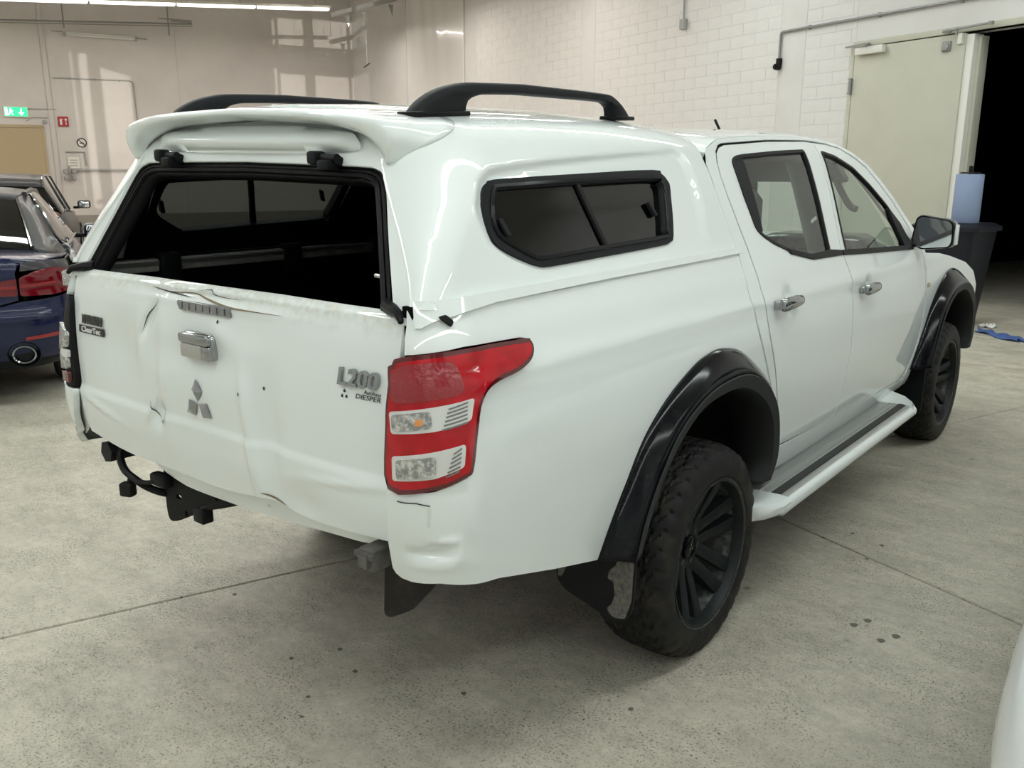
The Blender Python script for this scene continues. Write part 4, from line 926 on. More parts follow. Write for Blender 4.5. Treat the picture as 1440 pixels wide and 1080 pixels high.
L1 = sp_curve([(.538, -1.012, 1.592), (.540, -1.030, 1.622), (.510, -1.036, 1.652), (.44, -1.044, 1.675), (.30, -1.054, 1.692), (0, -1.060, 1.702)])
L2 = sp_curve([(.534, -1.008, 1.593), (.532, -1.022, 1.620), (.500, -1.028, 1.648), (.432, -1.036, 1.670), (.30, -1.046, 1.688), (0, -1.052, 1.698)])
U1 = sp_curve([(.530, -.998, 1.596), (.520, -.998, 1.618), (.485, -.995, 1.640), (.42, -.992, 1.660), (.29, -.99, 1.678), (0, -.99, 1.690)])
secs = [[tuple(c[i]) for c in (A_, Bm, T1, T2, L1, L2, U1)] for i in range(len(A_))]
vv, ff = loft(secs)
sp = mk('spoiler', vv, [q[::-1] for q in ff], M['paint'], truck, label='white roof spoiler over the open hatch')
bm = bmesh.new(); bm.from_mesh(sp.data); bmesh.ops.recalc_face_normals(bm, faces=bm.faces); bm.to_mesh(sp.data); bm.free()
md = sp.modifiers.new('s', 'SUBSURF'); md.levels = 2; md.render_levels = 2
sd = sp.modifiers.new('t', 'SOLIDIFY'); sd.thickness = .004; sd.offset = -1
# roof rails of the canopy
def rail(x0):
    r = empty('roof_rail', (x0, 0, 0), parent=truck, label='black arched roof rail')
    zr = lambda y: float(np.interp(y, [-.93, -.5, .05], [1.704, 1.728, 1.738]))
    top = spline([(-.918, .0), (-.885, .026), (-.83, .052), (-.76, .068), (-.68, .073), (-.35, .071), (-.11, .067), (-.055, .058), (-.005, .034), (.042, .0)], 5)
    bot = spline([(-.052, .0), (-.056, .026), (-.072, .038), (-.12, .044), (-.40, .045), (-.64, .045), (-.70, .039), (-.728, .026), (-.735, .0)], 5)
    def even(c, n=48):
        c = np.array(c); d = np.concatenate([[0], np.cumsum(np.linalg.norm(np.diff(c, axis=0), axis=1))]); t = np.linspace(0, d[-1], n); return np.stack([np.interp(t, d, c[:, 0]), np.interp(t, d, c[:, 1])], 1)
    ring = []
    for (ty, th), (by_, bh) in zip(even(top), even(bot[::-1])):
        T_ = np.array([ty, zr(ty)+th]); B_ = np.array([by_, zr(by_)+bh]); q_ = lambda x, k: (x, *(T_*(1-k)+B_*k)); w = .025
        ring.append([q_(-w, .22), q_(-w*.8, .05), q_(-w*.4, 0), q_(w*.4, 0), q_(w*.8, .05), q_(w, .22), q_(w, .85), q_(w*.75, 1.), q_(-w*.75, 1.), q_(-w, .85)])
    vv, ff = loft(ring, True, True); MB().add(vv, ff).build('bar', M['mblack'], r, sharp=50)
    for y0, y1 in ((-.922, -.73), (-.058, .046)):
        zm = (zr(y0)+zr(y1))/2; tl = math.atan2(zr(y1)-zr(y0), y1-y0)
        MB().box((0, (y0+y1)/2, zm-.001), (.066, y1-y0, .012), bev=.004, m=Matrix.Rotation(tl, 4, 'X')).build('gasket', M['rubber'], r)
    return r
rail(.515); rail(-.515)
# load bed inside
q = MB(); q.box((0, -.43, .835), (1.44, 1.44, .03)); q.build('bed_floor', M['liner'], truck, smooth=False)
for sx in (-1, 1): MB().box((sx*.735, -.43, 1.07), (.03, 1.44, .46)).build('bed_wall', M['liner'], truck, smooth=False)
MB().box((0, .27, 1.07), (1.48, .03, .46)).build('bed_headboard', M['liner'], truck, smooth=False)
cf = [(float(KX(v))-.02, float(KZ(v))-.035) for v in np.linspace(0, 1, 16)]; q = MB(); q.prism(cf+[(-p[0], p[1]) for p in cf[:-1][::-1]], Matrix.Translation((0, .242, 0)) @ Matrix.Rotation(pi/2, 4, 'X'), .012); q.build('canopy_front', M['liner'], truck, smooth=False)
MB().box((0, -1.11, 1.03), (1.38, .02, .47)).build('gate_lining', M['liner'], truck, smooth=False)
for sx in (-1, 1):
    rl = empty('bed_rail', (sx*.715, 0, 1.275), parent=truck, label='grey clamped rail on the bed edge')
    MB().box((0, -.42, 0), (.055, 1.38, .042), bev=.006).build('rail', M['railgrey'], rl)
    MB().box((-sx*.030, -.42, .008), (.008, 1.38, .012)).build('lip', M['satin'], rl, smooth=False)
    for y in (-.86, -.36, .08): MB().box((-sx*.022, y, -.012), (.05, .075, .105), bev=.010).build('clamp', M['mblack'], rl)

# ---------------------------------------------------------------- cab
MID = [(1.367, 1.694), (1.242, 1.257), (1.268, 1.189), (1.277, 1.095), (1.283, .985), (1.284, .844), (1.254, .706), (1.208, .560)]
TOPR = [(.355, 1.60), (.382, 1.636), (.42, 1.655), (.466, 1.664), (.877, 1.687), (1.277, 1.698)]
TOPF = [(1.529, 1.690), (1.665, 1.674), (1.786, 1.641), (1.917, 1.593), (2.039, 1.518), (2.17, 1.432), (2.335, 1.290)]
REARG = [(.612, .588), (.566, .687), (.485, .899), (.425, 1.037), (.397, 1.141), (.395, 1.216), (.385, 1.325), (.366, 1.401), (.348, 1.498), (.347, 1.56)]
FRONTG = [(2.40, 1.205), (2.43, 1.10), (2.442, 1.0), (2.448, .84), (2.425, .702), (2.32, .570), (2.28, .535)]
rd = TOPR+[(1.364, 1.6945)]+MID[1:]+[(.612, .588)]+REARG[1:]
fd = [(1.375, 1.6955)]+TOPF+FRONTG+[(1.217, .559)]+[(p[0]+.009, p[1]) for p in MID[1:-1][::-1]]
aper = TOPR+[(1.364, 1.698)]+TOPF+FRONTG+REARG
apx = shrink(aper, -.009)
cs = [(.302, 1.306), (.285, 1.40), (.272, 1.50), (.275, 1.60), (.31, 1.648), (.41, 1.676), (.466, 1.686), (.877, 1.708), (1.277, 1.719), (1.53, 1.712), (1.69, 1.694), (1.825, 1.661), (1.96, 1.611), (2.085, 1.540), (2.225, 1.450), (2.40, 1.308), (2.50, 1.20), (2.455, 1.10), (2.462, 1.0), (2.467, .84), (2.442, .698), (2.335, .557), (2.30, .47), (1.4, .455), (.64, .47), (.59, .5), (.575, .6), (.505, .76), (.426, .897), (.340, 1.055), (.293, 1.16)]
REAR_WIN = [(.462, 1.612), (.501, 1.628), (.574, 1.635), (.88, 1.652), (1.200, 1.664), (1.174, 1.53), (1.124, 1.262), (.919, 1.258), (.728, 1.288), (.6, 1.324), (.525, 1.355), (.485, 1.380), (.463, 1.492)]
FRONT_WIN = [(1.391, 1.664), (1.537, 1.645), (1.72, 1.596), (1.882, 1.52), (2.052, 1.424), (2.192, 1.325), (2.262, 1.228), (2.25, 1.205), (1.586, 1.230), (1.29, 1.245), (1.331, 1.433)]
HCUP = [dent(.600, 1.150, .038, .026, .013), dent(.615, 1.100, .030, .020, .009), dent(1.500, 1.108, .038, .026, .013), dent(1.515, 1.060, .030, .020, .009)]
def SD(u, z):
    """door skin: the flank with finger cups pressed in at the handles"""
    P = S(u, z); d = sum(f(np.asarray(u, float), np.asarray(z, float)) for f in HCUP); return P-np.stack([d, 0*d, 0*d], -1)
RW = fillet(REAR_WIN, .02, 4); FW = fillet(FRONT_WIN, .02, 4)
for mir in (False, True):
    panel('cab_side', cs, S, M['paint'], truck, res=.03, holes=[apx], depth=.005, mirror=mir)
    d1 = panel('rear_door', rd, SD, M['paint'], truck, res=.016, holes=[RW], depth=.0035, mirror=mir)
    d2_ = panel('front_door', fd, SD, M['paint'], truck, res=.016, holes=[FW], depth=.0035, mirror=mir)
    for dd, wn, in ((d1, RW), (d2_, FW)):
        panel('window_trim', wn, S, M['rubber'], dd, res=.03, holes=[shrink(wn, .011)], depth=.02, off=.003, mirror=mir)
        panel('window_glass', shrink(wn, .006), S, M['glass'], dd, res=.05, depth=.003, off=-.006, mirror=mir)
    panel('belt_strip', [(.70, 1.300), (.919, 1.268), (1.122, 1.272), (1.238, 1.262), (1.235, 1.243), (.92, 1.248), (.72, 1.283)], S, M['rubber'], d1, res=.03, depth=.012, off=.006, mirror=mir)
    panel('belt_strip', [(1.25, 1.262), (1.60, 1.247), (2.27, 1.220), (2.27, 1.199), (1.60, 1.226), (1.25, 1.242)], S, M['rubber'], d2_, res=.03, depth=.012, off=.006, mirror=mir)
    panel('quarter_cover', [(.470, 1.606), (.505, 1.622), (.572, 1.628), (.560, 1.50), (.548, 1.376), (.525, 1.364), (.49, 1.388), (.470, 1.492)], S, M['mblack'], d1, res=.03, depth=.01, off=-.002, mirror=mir)
    panel('mirror_sail', [(2.05, 1.415), (2.18, 1.328), (2.258, 1.226), (2.246, 1.214), (2.13, 1.222), (2.07, 1.35)], S, M['mblack'], d2_, res=.03, depth=.02, off=.006, mirror=mir)
    # door handles: cup, chrome pull and lock end
    for dd, yc, zc, L_ in ((d1, .565, 1.128, .24), (d2_, 1.468, 1.088, .24)):
        sg = -1 if mir else 1
        x0 = float(W(yc, zc)); m = frame((sg*x0, yc, zc), (0, 1, 0), (sg, 0, .12))
        P = [(-.105, .0, .030, .020), (-.09, .0, .037, .024), (-.03, .001, .040, .0225), (.03, .001, .038, .020), (.07, .0, .032, .018), (.09, .0, .024, .016)]
        P = spline(P, 3); secs = [[(a, b+math.sin(t)*h, c+math.cos(t)*.011) for t in np.linspace(0, 2*pi, 12, endpoint=False)] for a, b, c, h in P]
        if mir: secs = [[(p[0], -p[1], p[2]) for p in s_] for s_ in secs]
        vv, ff = loft(secs, True, True); mk('handle_pull', vv, ff, M['chrome'], dd, mw=m, sharp=50)
        for a in (-.088, .082): MB().box((a, 0, .012), (.03, .030, .03), bev=.006).build('handle_post', M['chrome'] if a < 0 else M['mblack'], dd, mw=m)
    panel('door_gap_shade', shrink(aper, -.012), S, M['rubber'], truck, res=.06, holes=[shrink(aper, .03)], depth=0, off=-.013, mirror=mir)  # dark ring behind the door gaps: their shade put into the colour
    panel('door_gap_shade', [(p[0]-.022, p[1]) for p in MID]+[(p[0]+.03, p[1]) for p in MID[::-1]], S, M['rubber'], truck, res=.06, depth=0, off=-.013, mirror=mir)  # dark strip standing in for shade in the gap between the doors
    panel('bed_gap_shade', [(.28, 1.30), (.265, 1.15), (.31, 1.04), (.40, .88), (.48, .75), (.52, .76), (.44, .90), (.35, 1.06), (.31, 1.16), (.32, 1.30)], S, M['rubber'], truck, res=.05, depth=0, off=-.016, mirror=mir)  # dark strip standing in for shade between bed and cab
# roof
def RO(s, y):
    s = np.asarray(s, float); y = np.asarray(y, float)
    ze = np.interp(y, [.28, .31, .41, .466, .877, 1.277, 1.53, 1.69, 1.80], [1.628, 1.651, 1.679, 1.689, 1.711, 1.722, 1.715, 1.697, 1.672])
    xe = W(y, ze)-.001
    z = ze+.040*np.clip(1-np.abs(s)**2.6, 0, 1)**.75; return np.stack([s*xe, y, z], -1)
panel('roof', [(-.999, .29), (-.5, .29), (0, .29), (.5, .29), (.999, .29), (.999, 1.70), (.6, 1.755), (0, 1.775), (-.6, 1.755), (-.999, 1.70)], RO, M['paint'], truck, res=.04, depth=.02, out=(0, 0, 1))
MB().tube([(.2, 1.36, 1.76), (.205, 1.30, 1.80)], .006, 8).build('aerial', M['black'], truck)
# windscreen, cowl, bonnet, front
hd_ = [(x, 1.775-.02*(x/.55)**2-.055*abs(x/.55)**3, float(RO(x/.62, 1.74)[2])-.004) for x in np.linspace(-.57, .57, 13)]
bs_ = [(x, 2.62-.26*(x/.76)**2, 1.150) for x in np.linspace(-.77, .77, 13)]
secs = [[tuple(np.array(a)*(1-t)+np.array(b)*t+np.array([0, .10, .05])*math.sin(pi*t)*.5) for a, b in zip(hd_, bs_)] for t in np.linspace(0, 1, 9)]
vv, ff = loft(secs); mk('windscreen', vv, ff, M['glass'], truck)
bon = []
for y in np.linspace(2.42, 3.78, 16):
    ze = float(np.interp(y, [2.4, 2.6, 3.0, 3.4, 3.65, 3.78], [1.155, 1.14, 1.105, 1.045, .97, .88])); xe = float(W(y, 1.05))-.03-.10*max(0, (y-3.3)/.5)**2
    bon.append([(s*xe, y+(.26*(1-s*s) if y < 2.5 else 0)*(1-(y-2.42)/.1*0), ze+.06*(1-abs(s)**2.4)) for s in np.linspace(-1, 1, 15)])
vv, ff = loft(bon); o = mk('bonnet', vv, ff, M['paint'], truck); md = o.modifiers.new('t', 'SOLIDIFY'); md.thickness = .02; md.offset = -1
fend = [(2.418, 1.175), (2.52, 1.165), (2.75, 1.148), (3.0, 1.115), (3.4, 1.050), (3.65, .975), (3.78, .88), (3.80, .78), (3.78, .70), (3.62, .66), (3.53, .64), (3.47, .755), (3.37, .865), (3.24, .945), (3.08, .985), (2.90, .98), (2.73, .93), (2.60, .85), (2.51, .74), (2.455, .60), (2.43, .48), (2.315, .47), (2.345, .555), (2.452, .695), (2.476, .84), (2.472, 1.0), (2.463, 1.10)]
both('front_wing', fend, S, M['paint'], truck, res=.03, depth=.02)
for sx in (-1, 1): MB().box((sx*float(W(2.505, 1.0)), 2.505, 1.0), (.016, .040, .024), bev=.005).build('side_repeater', M['repeater'], truck)
fb = []
for z, k in ((.42, .0), (.50, .05), (.62, .07), (.78, .06), (.90, .02), (.95, -.02)):
    fb.append([(x, 3.80+k+.16*(1-(abs(x)/.80)**2.4), z) for x in np.linspace(-.80, .80, 21)])
vv, ff = loft(fb); mk('front_bumper', vv, ff, M['paint'], truck)
MB().box((0, 3.96, .80), (.9, .06, .20), bev=.03).build('grille', M['chrome'], truck)
for sx in (-1, 1): MB().box((sx*.66, 3.86, .86), (.32, .12, .14), bev=.04).build('headlamp', M['lampclear'], truck)
# back of the cab with its window
MB().box((0, .345, 1.0), (1.40, .03, .50)).build('cab_back', M['black'], truck, smooth=False)
for sx in (-1, 1): MB().box((sx*.60, .345, 1.44), (.10, .03, .38)).build('cab_back_post', M['cabdark'], truck, smooth=False)
MB().box((0, .345, 1.625), (1.1, .03, .04)).build('cab_back_head', M['cabdark'], truck, smooth=False)
MB().box((0, .345, 1.43), (1.18, .008, .40)).build('cab_back_glass', M['dglass'], truck, smooth=False)
# door mirrors
for sx in (-1, 1):
    mr = empty('door_mirror', (sx*.925, 2.33, 1.283), parent=truck, label='door mirror with black rim and white cap')
    shp = lambda w, h, y: [(sx*(p[0]+.0*p[1]), y, p[1]) for p in fillet([(-.098, -.052), (-.050, -.085), (.088, -.070), (.100, -.045), (.096, .050), (.075, .066), (-.060, .088), (-.082, .072)], .022, 4)]
    sc = lambda r, k, dx=0: [(p[0]*k+dx*sx, p[1], p[2]*k) for p in r]
    A1_ = shp(1, 1, -.062); vv, ff = loft([sc(A1_, .90), sc(shp(1, 1, -.066), .97), sc(shp(1, 1, -.055), 1.), sc(shp(1, 1, -.02), 1.0)], True); mk('rim', vv, ff, M['gblack'], mr, sharp=50)
    vv, ff = loft([sc(shp(1, 1, -.02), 1.005), sc(shp(1, 1, .02), .99), sc(shp(1, 1, .05), .86), sc(shp(1, 1, .068), .55), sc(shp(1, 1, .074), .1)], True, True); mk('cap', vv, ff, M['paint'], mr, sharp=60)
    MB().box((sx*.104, -.030, -.006), (.012, .05, .10), bev=.005).build('cap_edge', M['paint'], mr)
    g = [sc(A1_, .905)]; mk('glass', g[0], [tuple(range(len(g[0])))], M['mirrorglass'], mr, smooth=False)
    q = MB(); q.box((-sx*.115, .0, -.052), (.10, .07, .045), bev=.012); q.build('arm', M['mblack'], mr)

# ---------------------------------------------------------------- wheel arches
FO = [(-.596, .560), (-.558, .655), (-.500, .756), (-.418, .868), (-.298, .955), (-.145, 1.020), (-.047, 1.041), (.045, 1.045), (.17, 1.017), (.328, .925), (.440, .825), (.505, .725), (.520, .62), (.500, .535)]
FC = [(-.545, .572), (-.510, .652), (-.470, .720), (-.420, .785), (-.335, .872), (-.225, .930), (-.10, .962), (.07, .967), (.19, .938), (.294, .879), (.361, .806), (.392, .720), (.393, .62), (.345, .548)]
FI = [(-.510, .580), (-.475, .655), (-.434, .722), (-.385, .782), (-.305, .852), (-.187, .912), (-.047, .930), (.077, .924), (.18, .890), (.275, .835), (.333, .770), (.358, .690), (.352, .60), (.285, .553)]
def flare(dy, mir):
    o_, c_, i_ = [np.array(spline(k, 4)) for k in (FO, FC, FI)]; secs = []; lips = []
    s = -1 if mir else 1
    for a, b, c in zip(o_, c_, i_):
        P0 = S(a[0]+dy, a[1]); P0 = np.array([P0[0]-.006, a[0]+dy, a[1]]); P1 = P0+np.array([.016, 0, 0]); Cr = np.array([.952, b[0]+dy, b[1]]); m = P1*.35+Cr*.65+np.array([.003, 0, 0]); m0 = P1*.8+Cr*.2+np.array([.005, 0, 0])
        secs.append([tuple(q*np.array([s, 1, 1])) for q in (P0, P1, m0, m, Cr)])
        L = np.array([.950, c[0]+dy, c[1]]); cr2 = Cr+np.array([.001, 0, 0]); L0 = cr2*.92+L*.08+np.array([.003, 0, 0]); R1 = np.array([.93, c[0]*.985+dy, (c[1]-.385)*.985+.385]); R2 = np.array([.80, c[0]*.985+dy, (c[1]-.385)*.985+.385])
        lips.append([tuple(q*np.array([s, 1, 1])) for q in (Cr, L0, L, R1, R2)])
    fl_ = empty('wheel_arch_flare', (0, dy, 0), parent=truck, label='wide gloss black wheel arch flare'); 
    for nm, ss, mt in (('flare_face', secs, M['gblack']), ('flare_lip', lips, M['lip'])):
        ss = [[(p[0], p[1]-dy, p[2]) for p in r] for r in ss]
        vv, ff = loft(ss); q = MB().add(vv, ff); e0 = ss[0]; 
        ob = q.build(nm, mt, fl_, sharp=45)
        md = ob.modifiers.new('t', 'SOLIDIFY'); md.thickness = .006; md.offset = -1 if (mir == False) else -1
    return fl_
for dy in (0, 3.0):
    for mir in (False, True):
        flare(dy, mir)
        s = -1 if mir else 1
        # inner arch liner
        ring = [[(s*x, dy+r*math.cos(t), .40+r*math.sin(t)*1.05) for t in np.linspace(.12, pi-.16, 22)] for x, r in ((.865, .500), (.55, .495), (.42, .49))]
        vv, ff = loft(ring); mk('arch_liner', vv, ff, M['black'], truck)
        MB().box((s*.415, dy, .75), (.02, .98, .36)).build('arch_wall', M['black'], truck, smooth=False)

# ---------------------------------------------------------------- wheels
def tyre_mesh():
    R = .354; NA = 216; ZB = -.3405
    prof_ = [(-.112, .240), (-.122, .252), (-.128, .275), (-.127, .300), (-.121, .322), (-.111, .336)]+[(x, R-.012*(abs(x)/.098)**4) for x in np.linspace(-.098, .098, 29)]+[(.111, .336), (.121, .322), (.127, .300), (.1285, .275), (.1255, .256), (.119, .2475), (.112, .240)]
    v, f = [], []; n = len(prof_)
    for i in range(NA):
        t = 2*pi*i/NA
        for j, (x, r) in enumerate(prof_):
            rr = r
            if r > .315:
                w = .005*math.sin(2*pi*i/9)
                if abs(x) < .099:
                    g = min(abs(abs(x+w)-.020), abs(abs(x-w)-.058)); k = int((x+.12)/.039)
                    if g < .0045 or ((i+3*k+int(x*160)) % 6) < 1: rr -= .008
                elif (i+(0 if x > 0 else 3)) % 6 < 2: rr -= .007
            y, z = rr*math.cos(t), rr*math.sin(t)
            if z < ZB+.012:
                k = min(1., (ZB+.012-z)/.03); z = max(z, ZB); x = x*(1+.05*k)
            v.append((x, y, z))
    for i in range(NA):
        k = (i+1) % NA
        for j in range(n-1): f.append((i*n+j, i*n+j+1, k*n+j+1, k*n+j))
    return v, f
tv, tf = tyre_mesh()
tyre_me = bpy.data.meshes.new('tyre'); tyre_me.from_pydata(tv, [], tf); tyre_me.materials.append(M['tyre']); tyre_me.polygons.foreach_set('use_smooth', [True]*len(tf)); tyre_me.update(); tyre_me.set_sharp_from_angle(angle=math.radians(28))
def revolve(pts, n=64):
    return loft([[(x, r*math.cos(2*pi*i/n), r*math.sin(2*pi*i/n)) for i in range(n)] for x, r in pts], True)
def spoke_mesh():
    q = MB()
    sec = [(.050, .036, .020, .050), (.095, .047, .0205, .046), (.140, .064, .0210, .040), (.190, .082, .0225, .034), (.229, .094, .0270, .030)]   # radius, face x, half width, depth
    for s in (-1, 1):
        rings = []
        for r, x, w, d in sec:
            o = s*(.024+.115*(r-.06)); rings.append([(x-d, r, o-w), (x-.004, r, o-w), (x, r, o-w*.72), (x, r, o+w*.72), (x-.004, r, o+w), (x-d, r, o+w)])
        v, f = loft(rings, True, True); q.add(v, f)
    return q
def make_wheel(loc, flip=False, turn=0., spin=0.):
    w = empty('wheel', loc, parent=truck, label='black six twin-spoke alloy wheel with off-road tyre'); w.rotation_euler = (0, 0, (pi if flip else 0)+turn)
    t = bpy.data.objects.new('tyre', tyre_me); COL.objects.link(t); t.parent = w
    vv, ff = revolve([(.112, .240), (.120, .246), (.122, .2475), (.120, .2445), (.112, .2355), (.095, .230), (.06, .226), (-.09, .215), (-.11, .225), (-.12, .245)]); mk('rim', vv, ff, M['rimdark'], w, sharp=50)
    vv, ff = revolve([(.100, .2385), (.117, .2445), (.1205, .2430), (.1195, .2360), (.104, .2290), (.085, .2255)]); mk('rim_lip', vv, ff, M['rim'], w, sharp=40)
    for k in range(6):
        o = spoke_mesh().build('spoke', M['rim'], w, sharp=35); o.rotation_euler = (k*pi/3+spin, 0, 0)
    vv, ff = revolve([(-.02, .085), (.022, .084), (.033, .078), (.038, .066), (.036, .046), (.034, .040)], 48); mk('hub', vv, ff, M['rim'], w, sharp=40)
    vv, ff = revolve([(.034, .040), (.044, .0385), (.047, .034), (.0475, .001)], 36); hc = mk('hub_cap', vv, ff, M['gblack'], w, sharp=40)
    for k in range(3):
        vv, ff = diamond(pi/2+k*2*pi/3, .0165, .0058, .001); mk('emblem', [(.0478+p[2], p[0], p[1]) for p in vv], ff, M['chrome'], hc, smooth=False)
    for k in range(6):
        a = k*pi/3+pi/6+spin; q = MB(); q.cyl((.030, .0575*math.cos(a), .0575*math.sin(a)), (.0390, .0575*math.cos(a), .0575*math.sin(a)), .0115, n=10); q.build('lug_recess', M['badgeblack'], w)
    vv, ff = revolve([(-.02, .155), (-.005, .155), (-.005, .05)], 40); mk('brake_disc', vv, ff, M['steel'], w, sharp=30)
    return w
make_wheel((.793, 0, .385), False, 0, .30); make_wheel((-.795, 0, .385), True, 0, .1)
make_wheel((.795, 3.0, .385), False, .0, .15); make_wheel((-.795, 3.0, .385), True, .0, .5)
# axles, frame, exhaust and floor
q = MB(); q.cyl((-.70, 0, .385), (.70, 0, .385), .05, n=14); q.build('rear_axle', M['rust'], truck)
bpy.ops
vv, ff = loft([[(x, r*math.cos(t), .385+r*math.sin(t)) for t in np.linspace(0, 2*pi, 18, endpoint=False)] for x, r in ((-.17, .05), (-.12, .12), (0, .15), (.12, .12), (.17, .05))], True, True); mk('differential', vv, ff, M['rust'], truck)
MB().cyl((-.62, 3.0, .385), (.62, 3.0, .385), .045, n=14).build('front_axle', M['rust'], truck)
for sx in (-1, 1):
    MB().box((sx*.48, 1.3, .70), (.07, 4.4, .10)).build('frame_rail', M['black'], truck, smooth=False)
    q = MB().tube(spline([(sx*.60, -.62, .56), (sx*.60, -.3, .46), (sx*.60, 0, .44), (sx*.60, .35, .47), (sx*.60, .62, .52)], 4), .022, 6); q.build('leaf_spring', M['rust'], truck)
    MB().box((sx*.33, .1, .60), (.2, .001, .001)).build('cross_member', M['black'], truck, smooth=False)
MB().box((0, 1.55, .66), (1.55, 2.2, .16)).build('cab_floor', M['black'], truck, smooth=False)
MB().box((0, -.43, .80), (1.50, 1.44, .04)).build('bed_underside', M['black'], truck, smooth=False)
# mud flaps
def flap(pts, y, mir, name='mud_flap'):
    s = -1 if mir else 1
    q = MB(); q.prism([(s*p[0], p[1]) for p in pts], Matrix.Translation((0, y, 0)) @ Matrix.Rotation(pi/2, 4, 'X'), .008); return q.build(name, M['mblack'], truck, sharp=30)
for mir in (False, True):
    f1 = flap(fillet([(.66, .62), (.935, .62), (.928, .40), (.900, .355), (.86, .350), (.70, .395), (.67, .42)], .025, 4), -.505, mir)
    s = -1 if mir else 1
    if not mir:
        for pts in ([(.875, .535), (.900, .540), (.928, .545), (.924, .43), (.905, .37), (.87, .362), (.852, .372), (.845, .385), (.86, .40), (.87, .43), (.865, .47), (.845, .475), (.85, .50), (.87, .52)], [(.675, .53), (.70, .54), (.712, .52), (.705, .47), (.690, .435), (.678, .43), (.672, .48)]):
            q = MB(); q.prism(fillet(pts, .006, 3), Matrix.Translation((0, -.5135, 0)) @ Matrix.Rotation(pi/2, 4, 'X'), .0015); q.build('scuffed_patch', PR('scuffed_flap_patch', (.16, .15, .135), .8, var=(60., (.07, .068, .062), .4, .65)), f1, sharp=30)
    flap(fillet([(.60, .60), (.905, .60), (.900, .30), (.87, .262), (.70, .262), (.66, .30)], .03, 4), 2.555, mir)
# side steps
M['tread'] = PR('black_rubber_tread', (.028, .028, .028), .7, bump=(500., .5, .002))
for mir in (False, True):
    s = -1 if mir else 1
    stp = empty('side_step', (s*.9, 1.2, .47), parent=truck, label='aluminium side step with white ends')
    def sec(y, x0, x1, z=0., th=.045):
        return [(s*(p[0]-.9), y-1.2, p[1]) for p in ((x0, z-.020), (x0, z-.004), (x1-.045, z), (x1-.012, z-.002), (x1, z-.016), (x1-.002, z-.040), (x1-.020, z-.055), (x0+.02, z-.045))]
    vv, ff = loft([sec(.40, .80, .990), sec(1.98, .80, .990)], True, True); mk('deck', vv, ff, M['satin'], stp, sharp=25)
    vv, ff = loft([[(s*(.985+.020*math.cos(t)-.9), y-1.2, -.032+.026*math.sin(t)) for t in np.linspace(0, 2*pi, 14, endpoint=False)] for y in (.38, 2.02)], True, True); mk('edge_tube', vv, ff, M['paint'], stp, sharp=60)
    for x, w, mt in ((.885, .006, 'satin'), (.912, .006, 'satin'), (.945, .030, 'tread')):
        MB().box((s*(x-.9), .0, .001), (w, 1.56, .006)).build('tread_strip' if mt == 'tread' else 'deck_rib', M[mt], stp, smooth=False)
    re = [sec(.42, .80, 1.004, .003, .05), sec(.36, .80, 1.002, .002), sec(.31, .80, .975, -.004), sec(.285, .81, .94, -.012)]
    vv, ff = loft(re, True, True); mk('end_cap', vv, ff, M['paint'], stp, sharp=40)
    fe = [sec(1.97, .80, 1.004, .004), sec(2.05, .79, .985, .006), sec(2.13, .78, .93, .010), sec(2.20, .775, .85, .010)]
    vv, ff = loft(fe, True, True); mk('end_cap', vv, ff, M['paint'], stp, sharp=40)
    for y in (.6, 1.3, 1.9): MB().box((s*(.74-.9), y-1.2, -.05), (.20, .06, .03)).build('bracket', M['black'], stp, smooth=False)

# ---------------------------------------------------------------- cabin
cb = lambda n_, q, m_, **k: q.build(n_, M[m_], truck, **k)
def seat_back(x, y, w=.50):
    st_ = empty('seat', (x, y, .66), parent=truck, label='grey cloth seat')
    vv, ff = loft([[(px, -.03+dy, z) for px, dy in [(a, b) for a, b in fillet([(-ww, -t), (ww, -t), (ww, t), (-ww, t)], .05, 4)]] for z, ww, t, dyy in ((.0, w*.42, .06, 0), (.15, w*.48, .075, 0), (.42, w*.48, .07, 0), (.60, w*.40, .05, 0), (.64, w*.30, .03, 0)) for dy in (0,)], True, True)
    vv = [(p[0], p[1]-.22*p[2], p[2]) for p in vv]; mk('backrest', vv, ff, M['seat'], st_, sharp=60)
    MB().box((0, .24, .06), (w*.96, .50, .16), bev=.05).build('cushion', M['seat'], st_)
    vv, ff = loft([[(a, b-.19, z) for a, b in fillet([(-ww, -t), (ww, -t), (ww, t), (-ww, t)], .03, 4)] for z, ww, t in ((.67, .10, .035), (.70, .135, .05), (.80, .135, .05), (.85, .10, .03))], True, True); mk('headrest', vv, ff, M['seat'], st_, sharp=60)
    for sx in (-.05, .05): MB().cyl((sx, -.17, .58), (sx, -.19, .70), .007, n=8).build('headrest_post', M['chrome'], st_)
    return st_
seat_back(.36, 1.36); seat_back(-.36, 1.36)
for x in (-.42, 0, .42): seat_back(x, .60, .42)
cb('dashboard', MB().box((0, 2.22, 1.08), (1.44, .44, .30), bev=.09), 'cabdark')
cb('dash_cover', MB().box((.42, 2.12, 1.20), (.52, .36, .14), bev=.06), 'gblack')
for sx in (-1, 1): cb('sun_visor', MB().box((sx*.31, 1.90, 1.585), (.54, .26, .03), bev=.012, m=Matrix.Rotation(-.38, 4, 'X')), 'cabgrey')
cb('screen_header', MB().box((0, 1.83, 1.625), (1.16, .20, .03), bev=.012, m=Matrix.Rotation(-.38, 4, 'X')), 'cabgrey')
cb('inner_mirror', MB().box((0, 2.0, 1.50), (.24, .04, .07), bev=.02), 'cabdark')
cb('instrument_hood', MB().box((-.36, 2.08, 1.18), (.40, .22, .10), bev=.04), 'cabdark')
sw = empty('steering_wheel', (-.36, 1.86, 1.07), parent=truck); sw.rotation_euler = (-.45, 0, 0)
